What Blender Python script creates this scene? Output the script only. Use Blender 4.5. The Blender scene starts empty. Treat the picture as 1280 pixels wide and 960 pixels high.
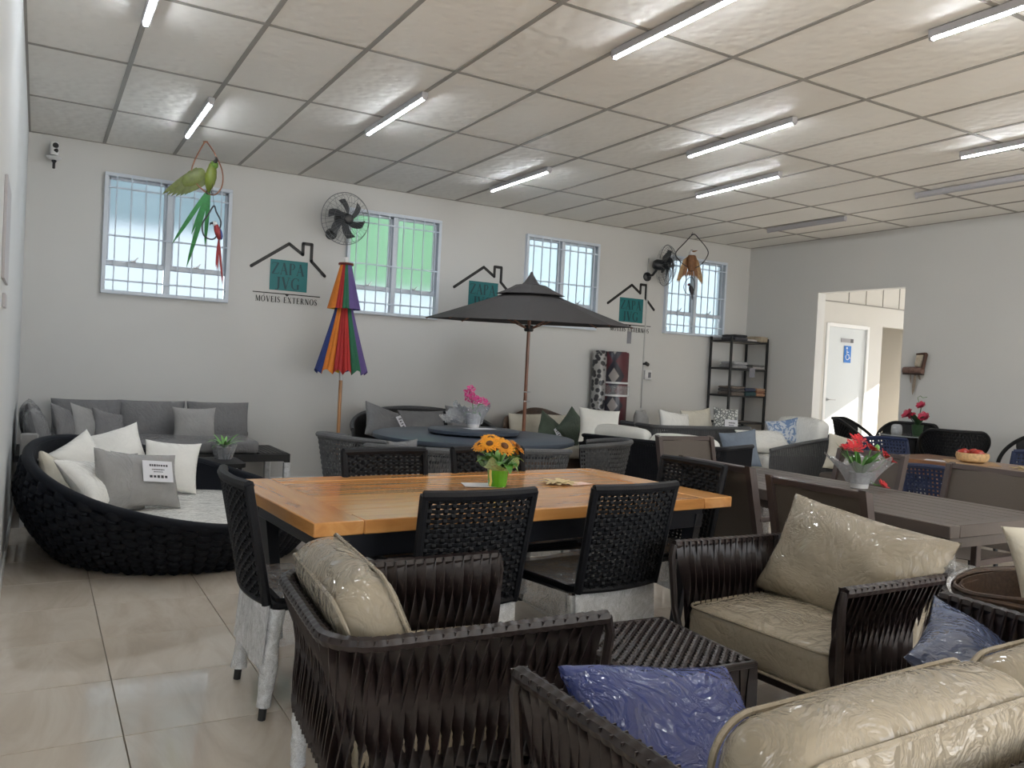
import bpy, bmesh, math, random
import numpy as np
from mathutils import Matrix, Vector, Euler

random.seed(7)
RNG = np.random.default_rng(7)
PI = math.pi
sc = bpy.context.scene
COL = sc.collection

# ------------------------------------------------------------------ camera, world, sun, exposure
EYE = Vector((0.0, 0.0, 1.36))
YAW, PITCH, ROLL, FPX = 0.524262518, 0.0174401390, -0.0503157563, 1027.75813
_f = np.array([math.sin(YAW)*math.cos(PITCH), math.cos(YAW)*math.cos(PITCH), -math.sin(PITCH)])
_r = np.array([math.cos(YAW), -math.sin(YAW), 0.0])
_d = np.cross(_f, _r)
_c, _s = math.cos(ROLL), math.sin(ROLL)
_r, _d = _c*_r + _s*_d, -_s*_r + _c*_d
cam_data = bpy.data.cameras.new('camera')
cam_data.sensor_fit = 'HORIZONTAL'
cam_data.sensor_width = 36.0
cam_data.lens = FPX/1280.0*36.0
cam_data.clip_start = 0.02
cam = bpy.data.objects.new('camera', cam_data)
COL.objects.link(cam)
cam.matrix_world = Matrix(((_r[0], -_d[0], -_f[0], EYE.x), (_r[1], -_d[1], -_f[1], EYE.y),
                           (_r[2], -_d[2], -_f[2], EYE.z), (0, 0, 0, 1)))
sc.camera = cam

world = bpy.data.worlds.new('world')
sc.world = world
world.use_nodes = True
_bg = world.node_tree.nodes['Background']
_bg.inputs['Color'].default_value = (0.93, 0.965, 1.0, 1)
_bg.inputs['Strength'].default_value = 4.0

sun_data = bpy.data.lights.new('sun', 'SUN')
sun_data.energy = 18.0
sun_data.angle = 0.012
sun_data.color = (1.0, 0.93, 0.82)
sun = bpy.data.objects.new('sun', sun_data)
sun.rotation_euler = Vector((-1.0, 0.35, -0.49)).to_track_quat('-Z', 'Y').to_euler()
sun.location = (14, -8, 9)
COL.objects.link(sun)

def portal(name, loc, direction, sx, sy):
    l = bpy.data.lights.new(name, 'AREA')
    l.shape = 'RECTANGLE'; l.size = sx; l.size_y = sy
    l.cycles.is_portal = True
    o = bpy.data.objects.new(name, l)
    o.location = loc
    o.rotation_euler = Vector(direction).to_track_quat('-Z', 'Y').to_euler()
    COL.objects.link(o)
portal('portal_front', (4.9, -3.02, 1.4), (0, 1, 0), 7.6, 2.6)
portal('portal_corridor', (12.05, 6.92, 1.0), (-1, 0, 0), 1.25, 2.0)

sc.view_settings.view_transform = 'Standard'
sc.view_settings.look = 'None'
sc.view_settings.exposure = 0.25
sc.view_settings.gamma = 1.0
sc.view_settings.use_curve_mapping = False
sc.cycles.max_bounces = 10
sc.cycles.diffuse_bounces = 5
sc.cycles.glossy_bounces = 4
sc.cycles.transmission_bounces = 6
sc.cycles.transparent_max_bounces = 12
sc.cycles.caustics_reflective = False
sc.cycles.caustics_refractive = False
sc.cycles.sample_clamp_indirect = 6.0

# ------------------------------------------------------------------ geometry helpers: every shape is (verts, faces)
def box(cx, cy, cz, sx, sy, sz, b=0.0):
    hx, hy, hz = sx/2, sy/2, sz/2
    b = min(b, hx*0.9, hy*0.9, hz*0.9)
    if b <= 0:
        V = [(cx+i*hx, cy+j*hy, cz+k*hz) for i in (-1, 1) for j in (-1, 1) for k in (-1, 1)]
        F = [(0, 1, 3, 2), (4, 6, 7, 5), (0, 4, 5, 1), (2, 3, 7, 6), (0, 2, 6, 4), (1, 5, 7, 3)]
        return np.array(V), F
    V, ix = [], {}
    for i in (-1, 1):
        for j in (-1, 1):
            for k in (-1, 1):
                for a, p in (('x', (i*hx, j*(hy-b), k*(hz-b))), ('y', (i*(hx-b), j*hy, k*(hz-b))), ('z', (i*(hx-b), j*(hy-b), k*hz))):
                    ix[a, i, j, k] = len(V)
                    V.append((cx+p[0], cy+p[1], cz+p[2]))
    F = []
    for s in (-1, 1):
        q = [ix['x', s, j, k] for j, k in ((-1, -1), (1, -1), (1, 1), (-1, 1))]; F.append(q if s > 0 else q[::-1])
        q = [ix['y', i, s, k] for i, k in ((-1, -1), (-1, 1), (1, 1), (1, -1))]; F.append(q if s > 0 else q[::-1])
        q = [ix['z', i, j, s] for i, j in ((-1, -1), (1, -1), (1, 1), (-1, 1))]; F.append(q if s > 0 else q[::-1])
    for p in (-1, 1):
        for q_ in (-1, 1):
            F.append([ix['x', p, q_, -1], ix['x', p, q_, 1], ix['y', p, q_, 1], ix['y', p, q_, -1]][::(1 if p*q_ < 0 else -1)])
            F.append([ix['x', p, -1, q_], ix['x', p, 1, q_], ix['z', p, 1, q_], ix['z', p, -1, q_]][::(-1 if p*q_ < 0 else 1)])
            F.append([ix['y', -1, p, q_], ix['y', 1, p, q_], ix['z', 1, p, q_], ix['z', -1, p, q_]][::(1 if p*q_ < 0 else -1)])
    for i in (-1, 1):
        for j in (-1, 1):
            for k in (-1, 1):
                t = [ix['x', i, j, k], ix['y', i, j, k], ix['z', i, j, k]]
                F.append(t if i*j*k > 0 else t[::-1])
    return np.array(V), F

def xf(g, loc=(0, 0, 0), rot=(0, 0, 0), scale=(1, 1, 1)):
    M = np.array(Euler(rot).to_matrix())
    return (np.asarray(g[0], float)*np.array(scale)) @ M.T + np.array(loc), g[1]

def along(P):
    P = np.asarray(P, float)
    T = np.gradient(P, axis=0)
    return T/np.maximum(np.linalg.norm(T, axis=1, keepdims=True), 1e-9)

def grid_faces(n, m, closed_m=True, closed_n=False):
    F = []
    for i in range(n if closed_n else n-1):
        a, b = i*m, ((i+1) % n)*m
        for j in range(m if closed_m else m-1):
            k = (j+1) % m
            F.append((a+j, a+k, b+k, b+j))
    return F

def tube(P, r, n=8, closed=False, caps=True):
    P = np.asarray(P, float); N = len(P)
    if closed:
        T = np.roll(P, -1, 0)-np.roll(P, 1, 0); T /= np.linalg.norm(T, axis=1, keepdims=True)
    else:
        T = along(P)
    r = np.broadcast_to(np.asarray(r, float), (N,))
    u = np.cross(T[0], (0, 0, 1.0))
    if np.linalg.norm(u) < 1e-3: u = np.cross(T[0], (0, 1.0, 0))
    U = []
    for t in T:
        u = u-t*np.dot(u, t); u /= np.linalg.norm(u); U.append(u.copy())
    U = np.array(U); W = np.cross(T, U)
    a = np.arange(n)*2*PI/n
    V = (P[:, None, :] + r[:, None, None]*(np.cos(a)[None, :, None]*U[:, None, :] + np.sin(a)[None, :, None]*W[:, None, :])).reshape(-1, 3)
    F = grid_faces(N, n, True, closed)
    if caps and not closed:
        F = F+[tuple(range(n))[::-1], tuple(range((N-1)*n, N*n))]
    return V, F

def strand(P, S, N, w, t, m=6, caps=True):
    """flat band along P: width w along S, thickness t along N, elliptical section"""
    P, S, N = (np.asarray(a, float) for a in (P, S, N))
    a = np.arange(m)*2*PI/m + PI/m
    ca, sa = np.cos(a), np.sin(a)
    ca = np.sign(ca)*np.abs(ca)**0.6; sa = np.sign(sa)*np.abs(sa)**0.8
    w = np.broadcast_to(np.asarray(w, float), (len(P),))
    V = (P[:, None, :] + (w[:, None]/2*ca)[:, :, None]*S[:, None, :] + (t/2*sa)[None, :, None]*N[:, None, :]).reshape(-1, 3)
    F = grid_faces(len(P), m)
    if caps: F = F+[tuple(range(m))[::-1], tuple(range((len(P)-1)*m, len(P)*m))]
    return V, F

def ribbon(P, S, N, w, t):
    P, S, N = (np.asarray(a, float) for a in (P, S, N))
    w = np.broadcast_to(np.asarray(w, float), (len(P),))
    V = np.stack([P-S*w[:, None]/2-N*t/2, P+S*w[:, None]/2-N*t/2, P+S*w[:, None]/2+N*t/2, P-S*w[:, None]/2+N*t/2], 1).reshape(-1, 3)
    F = grid_faces(len(P), 4)+[(3, 2, 1, 0), tuple(range((len(P)-1)*4, len(P)*4))]
    return V, F

def lathe(prof, n=24, sx=1.0, sy=1.0, wob=None):
    prof = np.asarray(prof, float); a = np.arange(n)*2*PI/n
    k = 1.0 if wob is None else wob(a)[None, :]
    V = np.stack([prof[:, :1]*np.cos(a)[None]*sx*k, prof[:, :1]*np.sin(a)[None]*sy*k, np.repeat(prof[:, 1:2], n, 1)], -1).reshape(-1, 3)
    F = grid_faces(len(prof), n)
    if prof[0, 0] > 1e-5: F = F+[tuple(range(n))[::-1]]
    if prof[-1, 0] > 1e-5: F = F+[tuple(range((len(prof)-1)*n, len(prof)*n))]
    return V, F

def cyl(cx, cy, z0, z1, r, n=16, r1=None):
    return xf(lathe([(r, z0), (r if r1 is None else r1, z1)], n), (cx, cy, 0))

def weave(surf, nu, nv, wu, wv, amp, t, u=(0, 1), v=(0, 1), sub=2, phase=0, only=None, m=6, step=1):
    """over-under basket weave: nu upright strands (width wu), nv lying strands (width wv) on surf(u, v)"""
    def frame(U, Vv):
        e = 1e-3
        P = surf(U, Vv)
        du = surf(U+e, Vv)-surf(U-e, Vv); dv = surf(U, Vv+e)-surf(U, Vv-e)
        du /= np.maximum(np.linalg.norm(du, axis=1, keepdims=True), 1e-9)
        dv = dv-du*np.sum(du*dv, 1, keepdims=True)
        dv /= np.maximum(np.linalg.norm(dv, axis=1, keepdims=True), 1e-9)
        return P, du, dv, np.cross(du, dv)
    out = []
    us = np.linspace(u[0], u[1], nu); vs = np.linspace(v[0], v[1], nv)
    if only != 'up':
        x = np.linspace(0, nu-1, (nu-1)*sub+1)
        for j in range(nv):
            U = np.interp(x, np.arange(nu), us); Vv = np.full_like(U, vs[j])
            P, du, dv, N = frame(U, Vv)
            off = amp*np.cos(PI*(x/step+j+phase))
            out.append(strand(P+N*off[:, None], dv, N, wv, t, m))
    if only != 'flat':
        y = np.linspace(0, nv-1, (nv-1)*sub+1)
        for i in range(nu):
            Vv = np.interp(y, np.arange(nv), vs); U = np.full_like(Vv, us[i])
            P, du, dv, N = frame(U, Vv)
            off = -amp*np.cos(PI*(y+i/step+phase))
            out.append(strand(P+N*off[:, None], du, N, wu, t, m))
    return out

def sheet(surf, nu, nv, t=0.004, u=(0, 1), v=(0, 1)):
    """a closed thin panel following surf"""
    U, Vv = np.meshgrid(np.linspace(u[0], u[1], nu), np.linspace(v[0], v[1], nv), indexing='ij')
    P = surf(U.ravel(), Vv.ravel())
    e = 1e-3
    du = surf(U.ravel()+e, Vv.ravel())-surf(U.ravel()-e, Vv.ravel()); dv = surf(U.ravel(), Vv.ravel()+e)-surf(U.ravel(), Vv.ravel()-e)
    N = np.cross(du, dv); N /= np.maximum(np.linalg.norm(N, axis=1, keepdims=True), 1e-9)
    V = np.concatenate([P+N*t/2, P-N*t/2]); k = nu*nv
    F = []
    for i in range(nu-1):
        for j in range(nv-1):
            a, b, c, d = i*nv+j, (i+1)*nv+j, (i+1)*nv+j+1, i*nv+j+1
            F += [(a, b, c, d), (k+d, k+c, k+b, k+a)]
    rim = [i*nv for i in range(nu)]+[(nu-1)*nv+j for j in range(1, nv)]+[i*nv+nv-1 for i in range(nu-2, -1, -1)]+[j for j in range(nv-2, 0, -1)]
    for a, b in zip(rim, rim[1:]+rim[:1]): F.append((b, a, k+a, k+b))
    return V, F

def wrinkle(X, Y, seed, amp):
    r = np.random.default_rng(seed); z = 0
    for _ in range(7):
        a, f, p = r.uniform(0, PI), r.uniform(1.5, 6), r.uniform(0, 6.28)
        z = z+np.sin(f*(X*np.cos(a)+Y*np.sin(a))*2+p)/f
    return z*amp

def pillow(w, h, t, seed=0, n=18, pinch=0.10, wr=0.006):
    """knife-edge scatter pillow standing in XZ, thickness along Y"""
    g = np.sin(np.linspace(-1, 1, n)*PI/2)
    A, B = np.meshgrid(g, g, indexing='ij')
    X = w/2*A*(1-pinch*(1-B**2)*A**2); Z = h/2*B*(1-pinch*(1-A**2)*B**2)
    prof = np.clip((1-A**2)*(1-B**2), 0, 1)**0.42
    edge = (1-A**2)*(1-B**2) > 1e-6
    Yf = t/2*prof+np.where(edge, wrinkle(A, B, seed, wr), 0); Yb = -t/2*prof+np.where(edge, wrinkle(A, B, seed+50, wr), 0)
    V = np.concatenate([np.stack([X, Yf, Z], -1).reshape(-1, 3), np.stack([X, Yb-1e-4, Z], -1).reshape(-1, 3)]); k = n*n
    F = []
    for i in range(n-1):
        for j in range(n-1):
            a, b, c, d = i*n+j, (i+1)*n+j, (i+1)*n+j+1, i*n+j+1
            F += [(d, c, b, a), (k+a, k+b, k+c, k+d)]
    return V, F

def cushion(w, d, h, r=0.05, puff=0.02, seed=0, n=14, wr=0.004):
    """box cushion centred on the origin: rounded edges, puffed faces"""
    bm = bmesh.new()
    bmesh.ops.create_cube(bm, size=2.0)
    bmesh.ops.subdivide_edges(bm, edges=bm.edges[:], cuts=n, use_grid_fill=True)
    V = np.array([v.co for v in bm.verts]); F = [[v.index for v in f.verts] for f in bm.faces]
    bm.free()
    H = np.array([w/2, d/2, h/2])
    Q = np.sign(V)*np.sin(np.abs(V)*PI/2)**0.8*H
    core = np.clip(Q, -(H-r), H-r); dl = Q-core
    L = np.linalg.norm(dl, axis=1, keepdims=True)
    mx = np.abs(dl).max(1, keepdims=True)
    Q = core+np.where(L > 1e-9, dl/np.maximum(L, 1e-9)*mx, 0)
    A = Q/H
    pz = puff*(1-A[:, 0]**2)*(1-A[:, 1]**2); py = puff*0.5*(1-A[:, 0]**2)*(1-A[:, 2]**2)
    Q[:, 2] += np.sign(A[:, 2])*np.abs(A[:, 2])**3*pz+wrinkle(A[:, 0], A[:, 1], seed, wr)*np.abs(A[:, 2])
    Q[:, 1] += np.sign(A[:, 1])*np.abs(A[:, 1])**3*py+wrinkle(A[:, 0], A[:, 2]*0.4, seed+9, wr)*np.abs(A[:, 1])
    return Q, F

def piping(w, d, z, r=0.006, rc=0.05, n=8):
    p = rounded(w, d, rc, n)
    return tube([(x, y, z) for x, y in p], r, 6, closed=True)

def rounded(w, d, rc, n=6):
    P = []
    for cx, cy, a0 in ((w/2-rc, d/2-rc, 0), (-w/2+rc, d/2-rc, 90), (-w/2+rc, -d/2+rc, 180), (w/2-rc, -d/2+rc, 270)):
        for k in range(n+1):
            a = math.radians(a0+90*k/n); P.append((cx+rc*math.cos(a), cy+rc*math.sin(a)))
    return P

def prism(poly, z0, z1):
    n = len(poly)
    V = np.array([(x, y, z0) for x, y in poly]+[(x, y, z1) for x, y in poly])
    F = [tuple(range(n))[::-1], tuple(range(n, 2*n))]+[(i, (i+1) % n, n+(i+1) % n, n+i) for i in range(n)]
    return V, F

def ico(r, sub=1, c=(0, 0, 0), sc_=(1, 1, 1)):
    bm = bmesh.new(); bmesh.ops.create_icosphere(bm, subdivisions=sub, radius=r)
    V = np.array([v.co for v in bm.verts])*np.array(sc_)+np.array(c); F = [[v.index for v in f.verts] for f in bm.faces]
    bm.free(); return V, F

# ------------------------------------------------------------------ objects
def mesh_of(name, geoms, mat, angle=40):
    if isinstance(geoms, tuple): geoms = [geoms]
    Vs, loops, tot, off = [], [], [], 0
    for V, F in geoms:
        V = np.asarray(V, float); Vs.append(V)
        for f in F:
            loops.extend([int(i)+off for i in f]); tot.append(len(f))
        off += len(V)
    Vs = np.concatenate(Vs)
    me = bpy.data.meshes.new(name)
    me.vertices.add(len(Vs)); me.vertices.foreach_set('co', Vs.astype(np.float32).ravel())
    me.loops.add(len(loops)); me.loops.foreach_set('vertex_index', np.array(loops, np.int32))
    tot = np.array(tot, np.int32)
    me.polygons.add(len(tot)); me.polygons.foreach_set('loop_start', np.concatenate([[0], np.cumsum(tot)[:-1]]).astype(np.int32))
    me.update(calc_edges=True)
    if angle:
        me.polygons.foreach_set('use_smooth', np.ones(len(tot), bool))
        me.set_sharp_from_angle(angle=math.radians(angle))
    else:
        me.polygons.foreach_set('use_smooth', np.zeros(len(tot), bool))
    if mat: me.materials.append(mat)
    return me

def P(name, geoms, mat, parent=None, loc=(0, 0, 0), rot=(0, 0, 0), kind=None, label=None, angle=40):
    me = geoms if isinstance(geoms, bpy.types.Mesh) else mesh_of(name, geoms, mat, angle)
    o = bpy.data.objects.new(name, me); COL.objects.link(o)
    o.location = loc; o.rotation_euler = rot
    if parent: o.parent = parent
    if kind: o['kind'] = kind
    if label: o['label'] = label
    return o

def tag(o, label, cat, group=None):
    o['label'] = label; o['category'] = cat
    if group: o['group'] = group
    return o

def T(name, geoms, mat, label, cat, loc=(0, 0, 0), rot=(0, 0, 0), group=None, angle=40):
    return tag(P(name, geoms, mat, None, loc, rot, angle=angle), label, cat, group)

def E(name, label, cat, loc, rz=0.0, group=None):
    o = bpy.data.objects.new(name, None); COL.objects.link(o)
    o.empty_display_size = 0.1
    o.location = loc; o.rotation_euler = (0, 0, rz)
    return tag(o, label, cat, group)

def S(name, geoms, mat, parent=None, angle=30, **k):
    o = P(name, geoms, mat, parent, angle=angle, **k)
    if parent is None: o['kind'] = 'structure'
    return o

def dup(o, parent=None):
    c = o.copy(); COL.objects.link(c); c.parent = parent
    for ch in list(o.children): dup(ch, c)
    return c

def again(o, label, loc, rz, cat=None):
    c = dup(o); c['label'] = label; c.location = loc; c.rotation_euler = (0, 0, rz)
    return c

# ------------------------------------------------------------------ materials
def nt(name):
    m = bpy.data.materials.new(name); m.use_nodes = True
    t = m.node_tree; b = t.nodes['Principled BSDF']
    return m, t, b

def coords(t, kind='Object', scale=(1, 1, 1), rot=(0, 0, 0)):
    if kind == 'World':
        g = t.nodes.new('ShaderNodeNewGeometry'); src = g.outputs['Position']
    else:
        g = t.nodes.new('ShaderNodeTexCoord'); src = g.outputs[kind]
    mp = t.nodes.new('ShaderNodeMapping'); mp.inputs['Scale'].default_value = scale; mp.inputs['Rotation'].default_value = rot
    t.links.new(src, mp.inputs['Vector'])
    return mp.outputs['Vector']

def noise(t, vec, scale, detail=4, rough=0.55, dist=0.0):
    n = t.nodes.new('ShaderNodeTexNoise')
    n.inputs['Scale'].default_value = scale; n.inputs['Detail'].default_value = detail
    n.inputs['Roughness'].default_value = rough; n.inputs['Distortion'].default_value = dist
    t.links.new(vec, n.inputs['Vector'])
    return n.outputs['Fac']

def ramp(t, fac, stops):
    r = t.nodes.new('ShaderNodeValToRGB')
    el = r.color_ramp.elements
    while len(el) < len(stops): el.new(0.5)
    for e, (p, c) in zip(el, stops): e.position = p; e.color = (*c, 1)
    t.links.new(fac, r.inputs['Fac'])
    return r.outputs['Color']

def bump(t, h, strength, dist=0.01):
    b = t.nodes.new('ShaderNodeBump'); b.inputs['Strength'].default_value = strength; b.inputs['Distance'].default_value = dist
    t.links.new(h, b.inputs['Height'])
    return b.outputs['Normal']

def jitter(t, col, amount):
    oi = t.nodes.new('ShaderNodeObjectInfo')
    mr = t.nodes.new('ShaderNodeMapRange'); mr.inputs['To Min'].default_value = 1-amount; mr.inputs['To Max'].default_value = 1+amount
    t.links.new(oi.outputs['Random'], mr.inputs['Value'])
    mx = t.nodes.new('ShaderNodeMix'); mx.data_type = 'RGBA'; mx.blend_type = 'MULTIPLY'; mx.inputs[0].default_value = 1
    t.links.new(col, mx.inputs[6]); t.links.new(mr.outputs['Result'], mx.inputs[7])
    return mx.outputs[2]

def pm(name, c, rough=0.5, var=0.12, scale=20, bmp=0.1, metal=0.0, coat=0.0, spec=0.5, stretch=(1, 1, 1), jit=0.0, film=0.0, sheen=0.0, bd=0.004, kind='Object'):
    """painted, woven or plastic surface; film > 0 wraps it in wrinkled clear plastic"""
    m, t, b = nt(name)
    v = coords(t, kind, stretch)
    n = noise(t, v, scale)
    col = ramp(t, n, [(0.25, tuple(x*(1-var) for x in c)), (0.75, tuple(min(1, x*(1+var)) for x in c))])
    if jit: col = jitter(t, col, jit)
    t.links.new(col, b.inputs['Base Color'])
    b.inputs['Roughness'].default_value = rough; b.inputs['Metallic'].default_value = metal
    b.inputs['Specular IOR Level'].default_value = spec
    if bmp: t.links.new(bump(t, n, bmp, bd), b.inputs['Normal'])
    if coat:
        b.inputs['Coat Weight'].default_value = coat; b.inputs['Coat Roughness'].default_value = 0.06
    if film:
        b.inputs['Coat Weight'].default_value = min(1, film); b.inputs['Coat Roughness'].default_value = 0.05
        b.inputs['Coat IOR'].default_value = 1.55
        w = coords(t, 'Object', (1, 1, 1))
        f1 = noise(t, w, 6, 4, 0.55, 1.4)
        vo = t.nodes.new('ShaderNodeTexVoronoi'); vo.feature = 'DISTANCE_TO_EDGE'; vo.inputs['Scale'].default_value = 5
        mx = t.nodes.new('ShaderNodeMixRGB') if False else None
        f0 = noise(t, w, 4, 3, 0.5, 0.5)
        ad = t.nodes.new('ShaderNodeVectorMath'); ad.operation = 'MULTIPLY_ADD'
        t.links.new(w, ad.inputs[0]); ad.inputs[1].default_value = (1, 1, 1)
        cx = t.nodes.new('ShaderNodeCombineXYZ'); t.links.new(f0, cx.inputs[0]); t.links.new(f1, cx.inputs[1]); t.links.new(f0, cx.inputs[2])
        t.links.new(cx.outputs[0], ad.inputs[2]); t.links.new(ad.outputs[0], vo.inputs['Vector'])
        sm = t.nodes.new('ShaderNodeMath'); sm.operation = 'MULTIPLY_ADD'; sm.inputs[1].default_value = 0.55
        t.links.new(f1, sm.inputs[0])
        pw = t.nodes.new('ShaderNodeMath'); pw.operation = 'MINIMUM'; pw.inputs[1].default_value = 0.22
        t.links.new(vo.outputs['Distance'], pw.inputs[0]); t.links.new(pw.outputs[0], sm.inputs[2])
        t.links.new(bump(t, sm.outputs[0], 1.0, 0.07), b.inputs['Coat Normal'])
    if sheen: b.inputs['Sheen Weight'].default_value = sheen
    return m

def wood(name, dark, mid, light, axis=0, rough=0.25, coat=0.6, scale=1.0, jit=0.15):
    m, t, b = nt(name)
    st = [9.0, 9.0, 9.0]; st[axis] = 0.9
    v = coords(t, 'Object', tuple(s*scale for s in st))
    oi = t.nodes.new('ShaderNodeObjectInfo')
    ad = t.nodes.new('ShaderNodeVectorMath'); ad.operation = 'ADD'
    cx = t.nodes.new('ShaderNodeMath'); cx.operation = 'MULTIPLY'; cx.inputs[1].default_value = 37.0
    t.links.new(oi.outputs['Random'], cx.inputs[0]); t.links.new(v, ad.inputs[0]); t.links.new(cx.outputs[0], ad.inputs[1])
    n = noise(t, ad.outputs[0], 1.2, 6, 0.62, 0.8)
    col = ramp(t, n, [(0.28, dark), (0.5, mid), (0.72, light)])
    col = jitter(t, col, jit)
    t.links.new(col, b.inputs['Base Color'])
    b.inputs['Roughness'].default_value = rough; b.inputs['Coat Weight'].default_value = coat; b.inputs['Coat Roughness'].default_value = 0.16
    t.links.new(bump(t, n, 0.015, 0.002), b.inputs['Normal'])
    return m

def clear_wrap(name, tint=(0.92, 0.94, 0.96), dens=0.4, net=120):
    """loose clear packing film / foam net: see-through with a whitish haze and sharp glints"""
    m, t, b = nt(name)
    t.nodes.remove(b)
    out = t.nodes['Material Output']
    v = coords(t, 'Object')
    n = noise(t, v, 14, 5, 0.65, 1.5); n2 = noise(t, v, net, 2, 0.5)
    nb = bump(t, n, 0.7, 0.03)
    tr = t.nodes.new('ShaderNodeBsdfTransparent'); tr.inputs['Color'].default_value = (0.97, 0.98, 1, 1)
    df = t.nodes.new('ShaderNodeBsdfDiffuse'); df.inputs['Color'].default_value = (*tint, 1)
    gl = t.nodes.new('ShaderNodeBsdfGlossy'); gl.inputs['Roughness'].default_value = 0.12
    t.links.new(nb, gl.inputs['Normal'])
    mr = t.nodes.new('ShaderNodeMapRange'); mr.inputs['From Min'].default_value = 0.35; mr.inputs['From Max'].default_value = 0.65
    mr.inputs['To Min'].default_value = dens*0.6; mr.inputs['To Max'].default_value = min(1, dens*1.5)
    a = t.nodes.new('ShaderNodeMath'); a.operation = 'MULTIPLY_ADD'; a.inputs[1].default_value = 0.5
    h = t.nodes.new('ShaderNodeMath'); h.operation = 'MULTIPLY'; h.inputs[1].default_value = 0.5
    t.links.new(n, h.inputs[0]); t.links.new(n2, a.inputs[0]); t.links.new(h.outputs[0], a.inputs[2]); t.links.new(a.outputs[0], mr.inputs['Value'])
    m1 = t.nodes.new('ShaderNodeMixShader'); t.links.new(mr.outputs['Result'], m1.inputs[0]); t.links.new(tr.outputs[0], m1.inputs[1]); t.links.new(df.outputs[0], m1.inputs[2])
    fr = t.nodes.new('ShaderNodeLayerWeight'); fr.inputs['Blend'].default_value = 0.35; t.links.new(nb, fr.inputs['Normal'])
    fm = t.nodes.new('ShaderNodeMath'); fm.operation = 'MULTIPLY_ADD'; fm.inputs[1].default_value = 0.5; fm.inputs[2].default_value = 0.08
    t.links.new(fr.outputs['Facing'], fm.inputs[0])
    m2 = t.nodes.new('ShaderNodeMixShader'); t.links.new(fm.outputs[0], m2.inputs[0]); t.links.new(m1.outputs[0], m2.inputs[1]); t.links.new(gl.outputs[0], m2.inputs[2])
    t.links.new(m2.outputs[0], out.inputs['Surface'])
    return m

def glow(name, c, strength):
    m, t, b = nt(name)
    b.inputs['Base Color'].default_value = (*c, 1)
    b.inputs['Emission Color'].default_value = (*c, 1); b.inputs['Emission Strength'].default_value = strength
    return m

M = {}
M['wall'] = pm('wall_paint', (0.63, 0.626, 0.61), 0.6, 0.015, 1.5, 0.03, spec=0.3, kind='World')
M['wall_cool'] = pm('wall_paint_cool', (0.64, 0.66, 0.67), 0.55, 0.015, 1.5, 0.03, spec=0.3, kind='World')
M['trim'] = pm('white_trim', (0.78, 0.78, 0.77), 0.4, 0.02, 5, 0.0)
M['grid'] = pm('ceiling_bar', (0.30, 0.285, 0.26), 0.5, 0.05, 5, 0.0)
M['alu'] = pm('white_window_metal', (0.66, 0.72, 0.80), 0.4, 0.03, 8, 0.0)
M['bar'] = pm('grille_paint', (0.62, 0.70, 0.80), 0.45, 0.03, 8, 0.0)
M['black'] = pm('black_metal', (0.008, 0.008, 0.009), 0.5, 0.1, 10, 0.0)
M['navy'] = pm('navy_metal', (0.011, 0.014, 0.022), 0.45, 0.1, 10, 0.0)
M['blackrope'] = pm('black_rope', (0.0065, 0.0072, 0.010), 0.55, 0.25, 120, 0.25, spec=0.25)
M['navyrope'] = pm('dark_navy_rope', (0.0055, 0.0070, 0.012), 0.6, 0.25, 90, 0.3, spec=0.2)
M['greyrope'] = pm('grey_rope', (0.105, 0.107, 0.112), 0.65, 0.2, 90, 0.25, spec=0.3)
M['rattan'] = pm('black_rattan', (0.008, 0.008, 0.009), 0.5, 0.3, 80, 0.3, spec=0.25)
M['bluerope'] = pm('navy_blue_rope', (0.010, 0.020, 0.065), 0.5, 0.25, 90, 0.25)
M['wicker'] = pm('brown_wicker', (0.085, 0.050, 0.032), 0.45, 0.35, 60, 0.3, jit=0.2)
M['strap'] = pm('brown_vinyl_strap', (0.022, 0.0145, 0.0145), 0.36, 0.12, 30, 0.05, spec=0.5, jit=0.18)
M['brownmetal'] = pm('brown_metal', (0.030, 0.022, 0.021), 0.35, 0.1, 20, 0.02)
M['taupe_alu'] = pm('taupe_metal', (0.105, 0.085, 0.076), 0.42, 0.06, 12, 0.03, stretch=(12, 1, 1), jit=0.06)
M['taupe_frame'] = pm('taupe_chair_frame', (0.070, 0.050, 0.046), 0.4, 0.06, 12, 0.02)
M['sling'] = pm('taupe_sling_mesh', (0.100, 0.082, 0.068), 0.65, 0.15, 240, 0.2)
M['beige'] = pm('beige_fabric_in_film', (0.33, 0.285, 0.215), 0.75, 0.10, 6, 0.15, film=1.0)
M['cream'] = pm('cream_fabric_in_film', (0.66, 0.62, 0.52), 0.75, 0.08, 6, 0.15, film=0.8)
M['white'] = pm('white_fabric_in_film', (0.88, 0.87, 0.83), 0.7, 0.05, 6, 0.15, film=0.8)
M['grey'] = pm('grey_fabric_in_film', (0.16, 0.16, 0.165), 0.8, 0.12, 8, 0.15, film=0.9)
M['midgrey'] = pm('mid_grey_fabric_in_film', (0.32, 0.315, 0.31), 0.8, 0.10, 8, 0.15, film=0.8)
M['blue'] = pm('blue_fabric_in_film', (0.008, 0.030, 0.21), 0.6, 0.15, 6, 0.15, film=1.0)
M['bluegrey'] = pm('blue_grey_fabric_in_film', (0.16, 0.20, 0.26), 0.7, 0.15, 6, 0.15, film=0.9)
M['slate'] = pm('slate_blue_fabric_in_film', (0.040, 0.065, 0.155), 0.6, 0.12, 6, 0.1, film=1.0)
M['denim'] = pm('navy_fabric', (0.020, 0.042, 0.115), 0.8, 0.2, 20, 0.2)
M['green'] = pm('green_fabric_in_film', (0.055, 0.085, 0.055), 0.75, 0.15, 8, 0.15, film=0.7)
M['whiteback'] = pm('white_cushion', (0.78, 0.77, 0.72), 0.8, 0.05, 8, 0.15, film=0.3)
M['film'] = clear_wrap('clear_packing_film', dens=0.10)
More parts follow.
